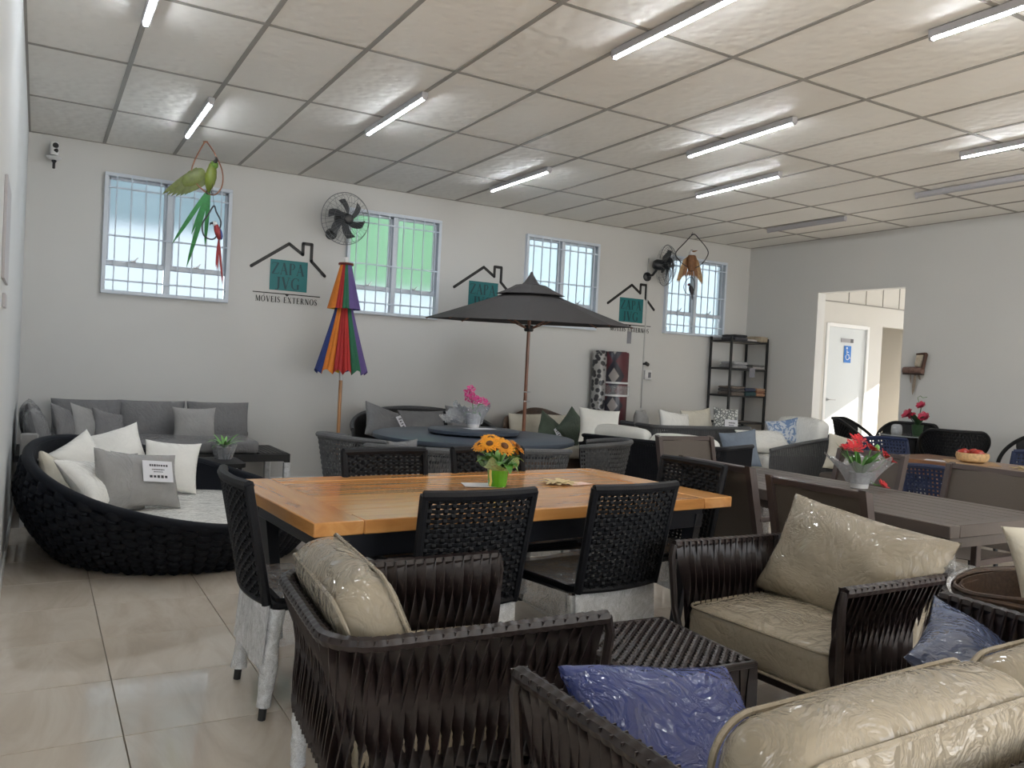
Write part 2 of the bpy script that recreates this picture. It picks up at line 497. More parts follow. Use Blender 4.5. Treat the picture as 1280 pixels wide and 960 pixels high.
M['foam'] = clear_wrap('foam_net_wrap', (0.90, 0.93, 0.97), dens=0.78, net=420)
M['sheer'] = clear_wrap('clear_gift_film', dens=0.16, net=60)
M['paper'] = pm('white_paper', (0.80, 0.80, 0.84), 0.6, 0.02, 10, 0.0)
M['ink'] = pm('black_ink', (0.03, 0.03, 0.04), 0.6, 0.1, 10, 0.0)
M['greyink'] = pm('grey_ink', (0.16, 0.16, 0.18), 0.6, 0.1, 10, 0.0)
M['teal'] = pm('teal_paint', (0.005, 0.155, 0.165), 0.5, 0.03, 6, 0.0)
M['tealdark'] = pm('dark_teal_lettering', (0.004, 0.060, 0.070), 0.5, 0.03, 6, 0.0)
M['signblack'] = pm('sign_black', (0.014, 0.013, 0.013), 0.5, 0.05, 6, 0.0)
M['bluepaint'] = pm('navy_grey_table_paint', (0.045, 0.060, 0.085), 0.42, 0.10, 3, 0.02, stretch=(1, 14, 1))
M['wood'] = wood('honey_wood', (0.52, 0.22, 0.068), (0.68, 0.320, 0.100), (0.76, 0.400, 0.145), 0)
M['woodend'] = wood('honey_wood_across', (0.52, 0.22, 0.068), (0.68, 0.320, 0.100), (0.76, 0.400, 0.145), 1)
M['brownwood'] = wood('brown_table_wood', (0.17, 0.075, 0.035), (0.27, 0.13, 0.065), (0.35, 0.18, 0.09), 1, 0.3, 0.4)
M['pole'] = wood('umbrella_pole_wood', (0.13, 0.045, 0.022), (0.19, 0.07, 0.035), (0.25, 0.10, 0.05), 2, 0.35, 0.3)
M['palepole'] = wood('pale_pole_wood', (0.32, 0.15, 0.06), (0.42, 0.21, 0.09), (0.50, 0.27, 0.12), 2, 0.35, 0.3)
M['canopy'] = pm('charcoal_canopy', (0.046, 0.041, 0.041), 0.8, 0.06, 60, 0.05)
M['lit'] = glow('led_tube_light', (0.88, 0.94, 1.0), 74.0)
M['unlit'] = pm('unlit_tube', (0.36, 0.36, 0.38), 0.4, 0.03, 5, 0.0)
M['fixture'] = pm('fixture_grey', (0.42, 0.41, 0.43), 0.4, 0.03, 5, 0.0)
M['chrome'] = pm('brushed_metal', (0.55, 0.56, 0.58), 0.3, 0.03, 10, 0.0, metal=1.0)
M['fanblack'] = pm('fan_black_plastic', (0.014, 0.015, 0.018), 0.4, 0.1, 10, 0.0)
M['fangrey'] = pm('fan_guard_wire', (0.16, 0.17, 0.18), 0.4, 0.1, 10, 0.0)
M['blade'] = pm('fan_blade_grey', (0.05, 0.053, 0.058), 0.4, 0.1, 10, 0.0)
M['whiteplastic'] = pm('white_plastic', (0.72, 0.72, 0.72), 0.35, 0.03, 10, 0.0)
M['leaf'] = pm('green_leaf', (0.06, 0.20, 0.025), 0.45, 0.4, 30, 0.15, jit=0.2)
M['paleleaf'] = pm('pale_green_leaf', (0.20, 0.46, 0.12), 0.4, 0.3, 30, 0.15, jit=0.2)
M['darkleaf'] = pm('dark_leaf', (0.02, 0.055, 0.018), 0.5, 0.3, 30, 0.15)
M['greenpot'] = pm('bright_green_foil', (0.10, 0.44, 0.025), 0.25, 0.2, 12, 0.2, coat=0.6)
M['sunpetal'] = pm('orange_yellow_petal', (0.84, 0.34, 0.012), 0.6, 0.22, 40, 0.1, jit=0.12)
M['suneye'] = pm('sunflower_eye', (0.13, 0.05, 0.012), 0.8, 0.4, 80, 0.4)
M['redpetal'] = pm('red_petal', (0.58, 0.018, 0.028), 0.5, 0.25, 30, 0.1)
M['rosepetal'] = pm('rose_pink_petal', (0.50, 0.035, 0.085), 0.5, 0.25, 30, 0.1)
M['pinkpetal'] = pm('pink_petal', (0.60, 0.060, 0.24), 0.5, 0.25, 30, 0.1)
M['ribbon'] = pm('yellow_ribbon', (0.75, 0.62, 0.16), 0.4, 0.1, 20, 0.0)
# ------------------------------------------------------------------ the room
XL, XR, YB, YF, ZC = -0.14, 9.10, 8.87, -3.0, 3.33

def floor_mat():
    m, t, b = nt('polished_porcelain')
    v = coords(t, 'World', (1.6, 0.5, 1))
    oi = t.nodes.new('ShaderNodeObjectInfo')
    mu = t.nodes.new('ShaderNodeMath'); mu.operation = 'MULTIPLY'; mu.inputs[1].default_value = 41
    t.links.new(oi.outputs['Random'], mu.inputs[0])
    ad = t.nodes.new('ShaderNodeVectorMath'); ad.operation = 'ADD'
    t.links.new(v, ad.inputs[0]); t.links.new(mu.outputs[0], ad.inputs[1])
    n = noise(t, ad.outputs[0], 2.4, 7, 0.6, 1.6)
    col = ramp(t, n, [(0.25, (0.57, 0.49, 0.40)), (0.45, (0.67, 0.59, 0.495)), (0.6, (0.73, 0.66, 0.57)), (0.8, (0.62, 0.53, 0.43))])
    col = jitter(t, col, 0.04)
    t.links.new(col, b.inputs['Base Color'])
    b.inputs['Roughness'].default_value = 0.06
    b.inputs['Specular IOR Level'].default_value = 0.62
    return m
M['porcelain'] = floor_mat()
M['grout'] = pm('floor_grout', (0.30, 0.26, 0.21), 0.8, 0.1, 20, 0.0)

floor = S('floor', [box(4.48, 2.93, -0.06, 9.6, 12.1, 0.10)], M['grout'])
TS = 0.56
xs = [XL]+[x for x in (0.31+TS*k for k in range(0, 17)) if XL+0.05 < x < XR-0.05]+[XR]
ys = [YB]+[y for y in sorted((3.147+TS*k for k in range(-5, 11)), reverse=True) if 0.3 < y < YB-0.05]
tiles = {}
for a, b_ in zip(xs[:-1], xs[1:]):
    for c, d_ in zip(ys[1:], ys[:-1]):
        w, h = round(b_-a, 3), round(d_-c, 3)
        if (w, h) not in tiles: tiles[w, h] = mesh_of('floor_tile', box(0, 0, 0, w-0.004, h-0.004, 0.010, 0.0012), M['porcelain'], 0)
        P('floor_tile', tiles[w, h], None, floor, ((a+b_)/2, (c+d_)/2, -0.005))
P('floor_slab', box(4.48, -1.45, -0.005, 9.24, 3.4, 0.01), M['porcelain'], floor)

def ceil_mat():
    m, t, b = nt('embossed_ceiling_tile')
    v = coords(t, 'World')
    n = noise(t, v, 1.2, 3)
    col = jitter(t, ramp(t, n, [(0.3, (0.83, 0.81, 0.77)), (0.7, (0.87, 0.855, 0.815))]), 0.025)
    t.links.new(col, b.inputs['Base Color'])
    b.inputs['Roughness'].default_value = 0.55; b.inputs['Specular IOR Level'].default_value = 0.35
    w = t.nodes.new('ShaderNodeTexVoronoi'); w.inputs['Scale'].default_value = 15; w.feature = 'SMOOTH_F1'
    t.links.new(v, w.inputs['Vector'])
    t.links.new(bump(t, w.outputs['Distance'], 0.55, 0.014), b.inputs['Normal'])
    return m
M['ceiling'] = ceil_mat()
ceiling = S('ceiling', [box(4.48, 2.93, ZC+0.06, 9.6, 12.1, 0.08)], M['ceiling'])
SX, SY, X0 = 0.624, 1.281, -0.1403
cx_ = [XL]+[X0+SX*k for k in range(1, 15)]+[XR]
cy_ = [YB-SY*k for k in range(0, 8)]
ct = {}
for a, b_ in zip(cx_[:-1], cx_[1:]):
    for c, d_ in zip(cy_[1:], cy_[:-1]):
        w, h = round(b_-a, 3), round(d_-c, 3)
        if (w, h) not in ct: ct[w, h] = mesh_of('ceiling_tile', box(0, 0, 0, w-0.012, h-0.012, 0.012, 0.004), M['ceiling'], 0)
        P('ceiling_tile', ct[w, h], None, ceiling, ((a+b_)/2, (c+d_)/2, ZC+0.008), (random.uniform(-.0008, .0008), random.uniform(-.001, .001), 0))
P('ceiling_slab', box(4.48, (cy_[-1]+YF)/2, ZC+0.008, 9.24, cy_[-1]-YF, 0.012), M['ceiling'], ceiling)
for x in cx_[1:-1]:
    P('grid_bar', box(x, (YB+cy_[-1])/2, ZC, 0.030, YB-cy_[-1], 0.006), M['grid'], ceiling, angle=0)
for y in cy_[1:]:
    P('grid_bar', box((XL+XR)/2, y, ZC+0.0005, XR-XL, 0.030, 0.006), M['grid'], ceiling, angle=0)
for pts in ([(XL, YB-0.008), (XR, YB-0.008)], [(XL+0.008, YB), (XL+0.008, 0)], [(XR-0.008, YB), (XR-0.008, 0)]):
    (ax, ay), (bx_, by) = pts
    P('edge_bar', box((ax+bx_)/2, (ay+by)/2, ZC, max(abs(bx_-ax), 0.016), max(abs(by-ay), 0.016), 0.010), M['grid'], ceiling, angle=0)

def wall_xz(x0, x1, y0, y1, z1, holes):
    """wall along X between y0 and y1 with holes (xa, xb, za, zb)"""
    X = sorted({x0, x1, *[h[0] for h in holes], *[h[1] for h in holes]}); Z = sorted({0, z1, *[h[2] for h in holes], *[h[3] for h in holes]})
    out = []
    for a, b_ in zip(X[:-1], X[1:]):
        run = None
        for c, d_ in zip(Z[:-1], Z[1:]):
            mx, mz = (a+b_)/2, (c+d_)/2
            if any(h[0] < mx < h[1] and h[2] < mz < h[3] for h in holes):
                continue
            out.append(box(mx, (y0+y1)/2, mz, b_-a, y1-y0, d_-c))
    return out
def wall_yz(y0, y1, x0, x1, z1, holes):
    return [((np.stack([V[:, 1], V[:, 0], V[:, 2]], 1)), [tuple(f)[::-1] for f in F]) for V, F in wall_xz(y0, y1, x0, x1, z1, holes)]

WIN = [(0.50, 1.68, 1.90, 3.06), (2.92, 4.05, 1.90, 3.06), (5.22, 6.34, 1.93, 3.06), (7.49, 8.61, 1.97, 3.06)]
ZT = ZC+0.12
S('wall_back', wall_xz(XL-0.15, XR+0.15, YB, YB+0.15, ZT, WIN), M['wall'], angle=0)
S('wall_left', wall_yz(YF, YB, XL-0.15, XL, ZT, [(0.55, 1.62, -1, 2.05)]), M['wall_cool'], angle=0)
S('wall_right', wall_yz(YF, YB, XR, XR+0.15, ZT, [(6.31, 7.60, -1, 2.605)]), M['wall'], angle=0)
S('wall_front', wall_xz(XL-0.15, XR+0.15, YF-0.15, YF, ZT, [(1.1, 4.75, -1, 2.7), (5.05, 8.75, -1, 2.7)]), M['wall'], angle=0)
S('baseboard_left', [box(XL+0.006, 5.25, 0.04, 0.012, 7.2, 0.08, 0.003)], M['trim'])
S('baseboard_back', [box(4.48, YB-0.006, 0.04, 9.2, 0.012, 0.08, 0.003)], M['trim'])
S('baseboard_right', [box(XR-0.006, 3.0, 0.04, 0.012, 6.6, 0.08, 0.003)], M['trim'])
# casing of the opening in the left wall beside the camera
S('trim_1', [box(XL+0.005, 1.66, 1.03, 0.03, 0.08, 2.06, 0.004), box(XL+0.005, 0.51, 1.03, 0.03, 0.08, 2.06, 0.004), box(XL+0.005, 1.085, 2.09, 0.03, 1.23, 0.08, 0.004)], M['trim'])
S('wall_side_room', [box(-1.6, 1.1, 1.4, 0.1, 4.0, 2.8), box(-0.95, 1.1, 2.75, 1.3, 4.0, 0.1), box(-0.95, 3.1, 1.4, 1.3, 0.1, 2.8), box(-0.95, 1.1, -0.05, 1.3, 4.0, 0.1)], M['wall'], angle=0)

# frosted glass
def frosted():
    m, t, b = nt('frosted_glass')
    t.nodes.remove(b)
    r = t.nodes.new('ShaderNodeBsdfRefraction'); r.inputs['IOR'].default_value = 1.16; r.inputs['Roughness'].default_value = 0.42
    r.inputs['Color'].default_value = (0.50, 0.54, 0.565, 1)
    d = t.nodes.new('ShaderNodeBsdfTranslucent'); d.inputs['Color'].default_value = (0.42, 0.45, 0.48, 1)
    g = t.nodes.new('ShaderNodeBsdfGlossy'); g.inputs['Roughness'].default_value = 0.25
    mx = t.nodes.new('ShaderNodeMixShader'); mx.inputs[0].default_value = 0.18
    t.links.new(r.outputs[0], mx.inputs[1]); t.links.new(d.outputs[0], mx.inputs[2])
    m2 = t.nodes.new('ShaderNodeMixShader'); m2.inputs[0].default_value = 0.04
    t.links.new(mx.outputs[0], m2.inputs[1]); t.links.new(g.outputs[0], m2.inputs[2])
    t.links.new(m2.outputs[0], t.nodes['Material Output'].inputs['Surface'])
    return m
M['frosted'] = frosted()
vbar = {}
for k, (x0, x1, z0, z1) in enumerate(WIN):
    w, h = x1-x0, z1-z0
    yi = YB
    root = bpy.data.objects.new('window_%d' % (k+1), None); COL.objects.link(root)
    root.location = ((x0+x1)/2, yi, z0); root['kind'] = 'structure'
    fr = 0.035
    P('window_frame', [box(0, 0.0, h-fr/2, w, 0.10, fr, 0.004), box(0, 0.0, fr/2, w, 0.10, fr, 0.004), box(-w/2+fr/2, 0.0, h/2, fr, 0.098, h-2*fr, 0.002), box(w/2-fr/2, 0.0, h/2, fr, 0.098, h-2*fr, 0.002)], M['alu'], root, angle=30)
    P('mullion', box(0, 0.02, h/2, 0.055, 0.09, h-0.07, 0.004), M['alu'], root, angle=30)
    zs = 0.30
    for s in (-1, 1):
        hw = (w-2*fr-0.055)/2
        xc = s*(0.0275+hw/2)
        P('transom', box(xc, 0.03, zs, hw, 0.06, 0.05, 0.004), M['alu'], root, angle=30)
        sw = 0.022
        P('sash', [box(xc, 0.035, h-fr-sw/2, hw, 0.04, sw), box(xc-hw/2+sw/2, 0.035, (zs+h)/2, sw, 0.04, h-zs-fr), box(xc+hw/2-sw/2, 0.035, (zs+h)/2, sw, 0.04, h-zs-fr)], M['alu'], root, angle=0)
        P('pane', box(xc, 0.045, (zs+h)/2, hw-0.01, 0.005, h-zs-0.04), M['frosted'], root, angle=0)
        P('pane', box(xc, 0.045, zs/2+0.01, hw-0.01, 0.005, zs-0.03), M['frosted'], root, angle=0)
        P('latch', [box(xc-0.02, -0.01, zs+0.03, 0.05, 0.02, 0.018, 0.004), xf(box(0, 0, 0, 0.012, 0.012, 0.06, 0.003), (xc, -0.025, zs+0.045), (0, 0.7, 0))], M['chrome'], root)
        nb = 4
        for i in range(nb):
            x = xc-hw/2+hw*(i+0.55)/(nb+0.05) if s < 0 else xc+hw/2-hw*(i+0.55)/(nb+0.05)
            key = round(h, 3)
            if key not in vbar: vbar[key] = mesh_of('grille_bar', box(0, 0, h/2, 0.011, 0.011, h-0.02), M['bar'], 0)
            P('grille_bar', vbar[key], None, root, (x, -0.045, 0))
    for z in (0.13, 0.56, h-0.14):
        P('grille_rail', box(0, -0.040, z, w-0.01, 0.012, 0.016), M['bar'], root, angle=0)

# what stands outside behind the frosted panes
M['awning_green'] = pm('green_awning_cloth', (0.16, 0.44, 0.17), 0.7, 0.05, 2, 0.0)
M['eave'] = pm('blue_grey_eave', (0.20, 0.29, 0.33), 0.7, 0.05, 2, 0.0)
M['soffit'] = pm('pale_blue_boards', (0.70, 0.80, 0.86), 0.7, 0.05, 2, 0.0)
T('awning', [xf(box(0, 0, 0, 2.9, 0.05, 2.4, 0.01), (4.75, 11.3, 3.65), (0.0, 0, 0)), cyl(3.45, 11.33, 0, 2.6, 0.03), cyl(6.0, 11.33, 0, 2.6, 0.03)], M['awning_green'], 'green awning blurred behind the frosted glass of second window from left', 'awning')
T('awning', [box(1.0, 10.9, 3.62, 3.4, 0.05, 1.5, 0.01), cyl(-0.4, 10.9, 0, 3.0, 0.03), cyl(2.5, 10.9, 0, 3.0, 0.03)], M['eave'], 'blue grey awning blurred behind the frosted glass of leftmost window', 'awning')
T('garden_wall', [box(11.2, 13.5, 1.9, 8.6, 0.12, 3.8, 0.01)], M['soffit'], 'pale blue wall blurred behind the two right-hand frosted windows', 'wall')

# ------------------------------------------------------------------ corridor beyond the opening in the right wall
YD = 7.62
M['corridor'] = pm('corridor_paint', (0.58, 0.56, 0.52), 0.6, 0.015, 1.5, 0.0, kind='World')
S('wall_corridor', wall_xz(XR+0.15, 12.0, YD, YD+0.12, 3.1, [(9.33, 10.22, -1, 2.20), (10.52, 11.35, -1, 2.25)]), M['corridor'], angle=0)
S('wall_recess', [box(10.45, YD+0.65, 1.3, 0.1, 1.1, 2.6), box(11.42, YD+0.65, 1.3, 0.1, 1.1, 2.6), box(10.93, YD+1.15, 1.3, 1.1, 0.1, 2.6), box(10.93, YD+0.65, 2.35, 1.1, 1.1, 0.1)], M['corridor'], angle=0)
S('wall_outer', wall_yz(1.0, 8.9, 12.0, 12.15, 3.1, [(6.3, 7.55, -1, 2.22)]), M['corridor'], angle=0)
S('floor_corridor', [box(10.6, 4.9, -0.04, 3.0, 8.0, 0.08)], M['porcelain'], angle=0)
cor = S('ceiling_corridor', [box(10.62, 4.8, 3.1, 2.75, 7.0, 0.08)], M['trim'], angle=0)
bd = S('trim_2', [box(10.62, YD-0.006, 2.52, 2.72, 0.012, 0.016)], M['grid'], angle=0)
for x in (9.75, 10.12, 10.49, 10.86):
    P('joint_strip', box(x, YD-0.004, 2.79, 0.010, 0.008, 0.52), M['grid'], bd, angle=0)
door = bpy.data.objects.new('door_1', None); COL.objects.link(door); door.location = (9.775, YD, 0); door['kind'] = 'structure'
P('door_frame', [box(-0.425, 0.045, 1.11, 0.05, 0.12, 2.22, 0.003), box(0.425, 0.045, 1.11, 0.05, 0.12, 2.22, 0.003), box(0, 0.045, 2.20, 0.80, 0.12, 0.05, 0.003)], M['trim'], door, angle=30)
M['doorpaint'] = pm('white_door_paint', (0.62, 0.65, 0.66), 0.4, 0.01, 3, 0.0)
lf = P('door_leaf', box(0, 0.035, 1.09, 0.80, 0.04, 2.17, 0.004), M['doorpaint'], door, angle=30)
P('door_handle', [cyl(0, 0, 0, 0.02, 0.022), xf(tube([(0, 0, 0.02), (0, 0, 0.05), (0.03, 0, 0.055), (0.11, 0, 0.055)], 0.008), (0, 0, 0))], M['chrome'], lf, (-0.35, 0.012, 1.17), (PI/2, 0, 0))
# accessible-toilet sign on the door
sg = E('door_sign', 'blue wheelchair symbol plate on white corridor door', 'sign', (9.80, YD+0.009, 1.70))
P('plate', box(0, 0, 0.11, 0.145, 0.005, 0.235, 0.001), pm('sign_blue', (0.02, 0.17, 0.55), 0.4, 0.02, 5, 0), sg, angle=0)
wh = [xf(tube([(0.036*math.cos(a), 0.036*math.sin(a), 0) for a in np.linspace(2.3, 6.6, 20)], 0.0055, 6), (-0.005, -0.005, 0.07), (PI/2, 0, 0)),
      xf(cyl(0, 0, 0, 0.004, 0.015), (-0.022, -0.003, 0.195), (PI/2, 0, 0)),
      tube([(-0.022, -0.005, 0.168), (-0.018, -0.005, 0.105), (0.022, -0.005, 0.102), (0.038, -0.005, 0.055), (0.052, -0.005, 0.058)], 0.0065, 6),
      tube([(-0.02, -0.005, 0.14), (0.015, -0.005, 0.138)], 0.005, 6)]
P('wheelchair_symbol', wh, M['paper'], sg)
sg2 = E('door_plate', 'small grey name plate above the blue wheelchair sign', 'sign', (9.78, YD+0.009, 2.0))
P('plate', box(-0.03, 0, 0, 0.20, 0.005, 0.055, 0.001), pm('plate_grey', (0.33, 0.32, 0.33), 0.4, 0.05, 5, 0), sg2, angle=0)
P('symbol_square', box(0.1, 0, 0, 0.062, 0.0055, 0.055, 0.001), pm('plate_dark', (0.10, 0.10, 0.105), 0.4, 0.05, 5, 0), sg2, angle=0)

# ------------------------------------------------------------------ ceiling lamps
def led(x, y0, y1, label, lit=True, tilt=0.0):
    L = y1-y0
    r = E('tube_light', label, 'light', (x, (y0+y1)/2, ZC-0.045), 0, 'fluorescent tube lights on the ceiling')
    r.rotation_euler = (0, 0, tilt)
    P('body', [box(0, 0, 0.020, 0.050, L, 0.044, 0.004)], M['fixture'], r, angle=30)
    P('tube', [xf(lathe([(0.013, -L/2+0.02), (0.013, L/2-0.02)], 10), (0, 0, -0.001), (PI/2, 0, 0))], M['lit'] if lit else M['unlit'], r)
    for s in (-1, 1):
        P('end_cap', box(0, s*(L/2-0.008), 0.004, 0.032, 0.018, 0.04, 0.004), M['fixture'], r, angle=30)
led(0.484, 4.2, 5.37, 'lit tube light cut by top edge at far left of the ceiling')
led(1.085, 6.68, 7.88, 'lit tube light on ceiling above the big green parrot')
led(2.35, 5.52, 6.71, 'lit tube light on ceiling left of centre, two columns right of the parrot')
led(2.97, 2.9, 4.10, 'long lit tube light nearest the top centre edge of photo')
led(4.20, 6.75, 7.92, 'short-looking lit tube light on ceiling above the charcoal parasol')
led(4.80, 4.28, 5.50, 'lit tube light mid ceiling, nearer of the two close together', tilt=-0.05)
led(5.95, 5.45, 6.64, 'slightly bluish lit tube light hanging behind the mid-ceiling one', tilt=-0.05)
led(4.17, 1.65, 2.83, 'lit tube light cut off at the upper right corner')
led(6.50, 2.9, 4.08, 'lit tube light cut by right edge of the photo')
led(7.55, 4.0, 5.18, 'unlit grey tube light at the right edge of the ceiling', False)
led(8.03, 6.38, 7.55, 'unlit grey tube light far back near the right wall', False)

# ------------------------------------------------------------------ painted signs on the back wall
GLY = {  # serif stroke letters: polylines with (x, y, thickness) in a cell one unit high
 'Z': (0.72, [[(0.06, 0.96, .05), (0.68, 0.96, .05)], [(0.64, 0.97, .14), (0.08, 0.03, .14)], [(0.04, 0.04, .05), (0.68, 0.04, .05)], [(0.06, 0.96, .04), (0.05, 0.80, .04)], [(0.68, 0.04, .04), (0.70, 0.20, .04)]]),
 'A': (0.80, [[(0.10, 0, .045), (0.40, 1, .045)], [(0.38, 1, .15), (0.70, 0, .15)], [(0.20, 0.34, .045), (0.58, 0.34, .045)], [(0, 0.02, .04), (0.22, 0.02, .04)], [(0.54, 0.02, .04), (0.82, 0.02, .04)]]),
 'P': (0.66, [[(0.16, 0, .15), (0.16, 1, .15)], [(0.04, 0.02, .04), (0.30, 0.02, .04)], [(0.04, 0.98, .04), (0.36, 0.98, .05), (0.50, 0.93, .09), (0.57, 0.76, .13), (0.50, 0.57, .09), (0.36, 0.50, .05), (0.16, 0.50, .04)]]),
 'J': (0.46, [[(0.30, 1, .15), (0.30, 0.12, .15), (0.24, -0.04, .10), (0.10, -0.10, .06), (0.0, -0.06, .08)], [(0.14, 0.98, .04), (0.46, 0.98, .04)]]),
 'V': (0.80, [[(0.12, 1, .15), (0.42, 0, .15)], [(0.42, 0, .045), (0.70, 1, .045)], [(0, 0.98, .04), (0.26, 0.98, .04)], [(0.56, 0.98, .04), (0.82, 0.98, .04)]]),
 'G': (0.82, [[(0.70, 0.80, .05), (0.60, 0.95, .05), (0.44, 1.0, .05), (0.24, 0.92, .09), (0.10, 0.70, .13), (0.08, 0.45, .15), (0.14, 0.20, .12), (0.28, 0.04, .07), (0.46, 0.0, .05), (0.62, 0.06, .05)], [(0.66, 0.42, .14), (0.66, 0.04, .14)], [(0.54, 0.43, .04), (0.80, 0.43, .04)], [(0.70, 0.98, .03), (0.70, 0.74, .05)]]),
 'M': (0.98, [[(0.12, 0, .05), (0.14, 1, .05)], [(0.14, 1, .15), (0.48, 0.05, .15)], [(0.48, 0.05, .05), (0.80, 1, .05)], [(0.82, 1, .15), (0.84, 0, .15)], [(0.02, .02, .04), (0.24, .02, .04)], [(0.70, .02, .04), (0.98, .02, .04)]]),
 'O': (0.84, [[(0.40, 1, .05), (0.20, 0.92, .09), (0.08, 0.68, .14), (0.08, 0.34, .14), (0.20, 0.08, .09), (0.40, 0, .05), (0.60, 0.08, .09), (0.72, 0.34, .14), (0.72, 0.68, .14), (0.60, 0.92, .09), (0.40, 1, .05)]]),
 'E': (0.66, [[(0.16, 0, .15), (0.16, 1, .15)], [(0.04, 0.98, .05), (0.56, 0.98, .05), (0.58, 0.82, .05)], [(0.16, 0.52, .05), (0.44, 0.52, .05), (0.45, 0.60, .04), (0.45, 0.44, .04)], [(0.04, 0.02, .05), (0.58, 0.02, .05), (0.62, 0.2, .05)]]),
 'I': (0.36, [[(0.16, 0, .15), (0.16, 1, .15)], [(0.02, 0.02, .04), (0.30, 0.02, .04)], [(0.02, 0.98, .04), (0.30, 0.98, .04)]]),
 'S': (0.60, [[(0.48, 0.80, .05), (0.40, 0.96, .06), (0.26, 1, .06), (0.12, 0.92, .09), (0.08, 0.76, .11), (0.16, 0.62, .13), (0.36, 0.46, .15), (0.48, 0.32, .13), (0.48, 0.16, .11), (0.38, 0.04, .08), (0.24, 0, .06), (0.10, 0.05, .05), (0.05, 0.22, .05)]]),
 'X': (0.80, [[(0.12, 1, .15), (0.66, 0, .15)], [(0.66, 1, .05), (0.10, 0, .05)], [(0, .98, .04), (0.24, .98, .04)], [(0.54, .98, .04), (0.78, .98, .04)], [(0, .02, .04), (0.22, .02, .04)], [(0.52, .02, .04), (0.80, .02, .04)]]),
 'T': (0.74, [[(0.36, 0, .15), (0.36, 1, .15)], [(0.04, 0.80, .04), (0.04, 0.98, .05), (0.68, 0.98, .05), (0.68, 0.80, .04)], [(0.22, .02, .04), (0.50, .02, .04)]]),
 'R': (0.78, [[(0.16, 0, .15), (0.16, 1, .15)], [(0.04, 0.02, .04), (0.30, 0.02, .04)], [(0.04, 0.98, .04), (0.36, 0.98, .05), (0.48, 0.93, .09), (0.54, 0.76, .13), (0.48, 0.60, .09), (0.36, 0.53, .05), (0.16, 0.53, .04)], [(0.36, 0.52, .13), (0.66, 0.02, .13)], [(0.62, 0.02, .05), (0.78, 0.02, .04)]]),
 'N': (0.86, [[(0.14, 0, .05), (0.14, 1, .05)], [(0.12, 1, .15), (0.70, 0, .15)], [(0.70, 0, .05), (0.70, 1, .05)], [(0.02, .02, .04), (0.26, .02, .04)], [(0.58, .98, .04), (0.82, .98, .04)]]),
 "'": (0.0, [[(-0.52, 1.12, .05), (-0.38, 1.28, .12)]]),
 ' ': (0.40, []),
}
def flat_stroke(pts, y):
    """a flat ribbon in the XZ plane at depth y from (x, z, thickness) points"""
    A = np.array(pts, float); p = A[:, :2]
    Tn = along(np.c_[p, np.zeros(len(p))])[:, :2]
    N = np.stack([-Tn[:, 1], Tn[:, 0]], 1)
    L, R = p+N*A[:, 2:3]/2, p-N*A[:, 2:3]/2
    n = len(p)
    V = [(q[0], yy, q[1]) for yy in (y, y+0.0015) for side in (L, R) for q in side]
    F = []
    for i in range(n-1):
        F += [(i, i+1, n+i+1, n+i), (2*n+i, 3*n+i, 3*n+i+1, 2*n+i+1)]
        F += [(i, 2*n+i, 2*n+i+1, i+1), (n+i, n+i+1, 3*n+i+1, 3*n+i)]
    return np.array(V), F
def lettering(text, h, width, y, zbase, gap=0.10, bold=1.0):
    tot = sum(GLY[c][0]+(gap if c != "'" else 0) for c in text)-gap
    k = width/tot; x = -width/2; out = []
    for c in text:
        adv, st = GLY[c]
        gs = [flat_stroke([(x+px_*k, zbase+pz*h, th*min(k, h)*bold) for px_, pz, th in s], y) for s in st]
        if gs: out.append((c, gs))
        x += (adv+(gap if c != "'" else 0))*k
    return out
def wall_sign(xc, label):
    r = E('wall_sign', label, 'sign', (xc, YB-0.004, 1.95), 0, 'painted shop signs on the back wall')
    hw = lambda pts, t: tube([(a, 0, b_) for a, b_ in pts], t, 6)
    rp = [(-0.385, 0.36), (0.0, 0.635), (0.15, 0.535), (0.15, 0.655), (0.245, 0.655), (0.245, 0.475), (0.40, 0.33)]
    P('roof_outline', [xf(ribbon(np.array([(a, 0, b_) for a, b_ in seg]), np.array([n_, n_]), np.array([(0, 1, 0)]*2), 0.034, 0.003)) for seg, n_ in
        [((p, q), np.array([-(q[1]-p[1]), 0, q[0]-p[0]])/math.hypot(q[0]-p[0], q[1]-p[1])) for p, q in zip(rp[:-1], rp[1:])]] +
        [xf(cyl(0, 0, -0.0015, 0.0015, 0.017), (a, 0, b_), (PI/2, 0, 0)) for a, b_ in rp], M['signblack'], r)
    P('square_panel', box(0.01, 0.0005, 0.293, 0.40, 0.003, 0.325), M['teal'], r, angle=0)
    for nm_, gs in lettering('ZAPA', 0.125, 0.345, -0.003, 0.30, bold=1.25)+lettering('JVG', 0.125, 0.26, -0.003, 0.148, bold=1.25): P('letter', gs, M['tealdark'], r, angle=0)
    P('rule_line', [box(0.0, 0, 0.095, 0.72, 0.002, 0.010), prism_xz([(-0.025, 0.092), (0.025, 0.092), (0, 0.07)])], M['signblack'], r, angle=0)
    for nm_, gs in lettering("MO'VEIS EXTERNOS", 0.062, 0.66, -0.002, 0.0, 0.14, bold=1.25): P('letter', gs, M['signblack'], r, angle=0)
def prism_xz(poly):
    V, F = prism(poly, -0.001, 0.001)
    return np.stack([V[:, 0], V[:, 2], V[:, 1]], 1), [tuple(f)[::-1] for f in F]
wall_sign(2.29, 'teal and black painted house sign between leftmost window and rainbow parasol')
wall_sign(4.65, 'teal and black painted house sign half hidden behind the charcoal parasol')
wall_sign(6.92, 'teal and black painted house sign left of the rightmost window')

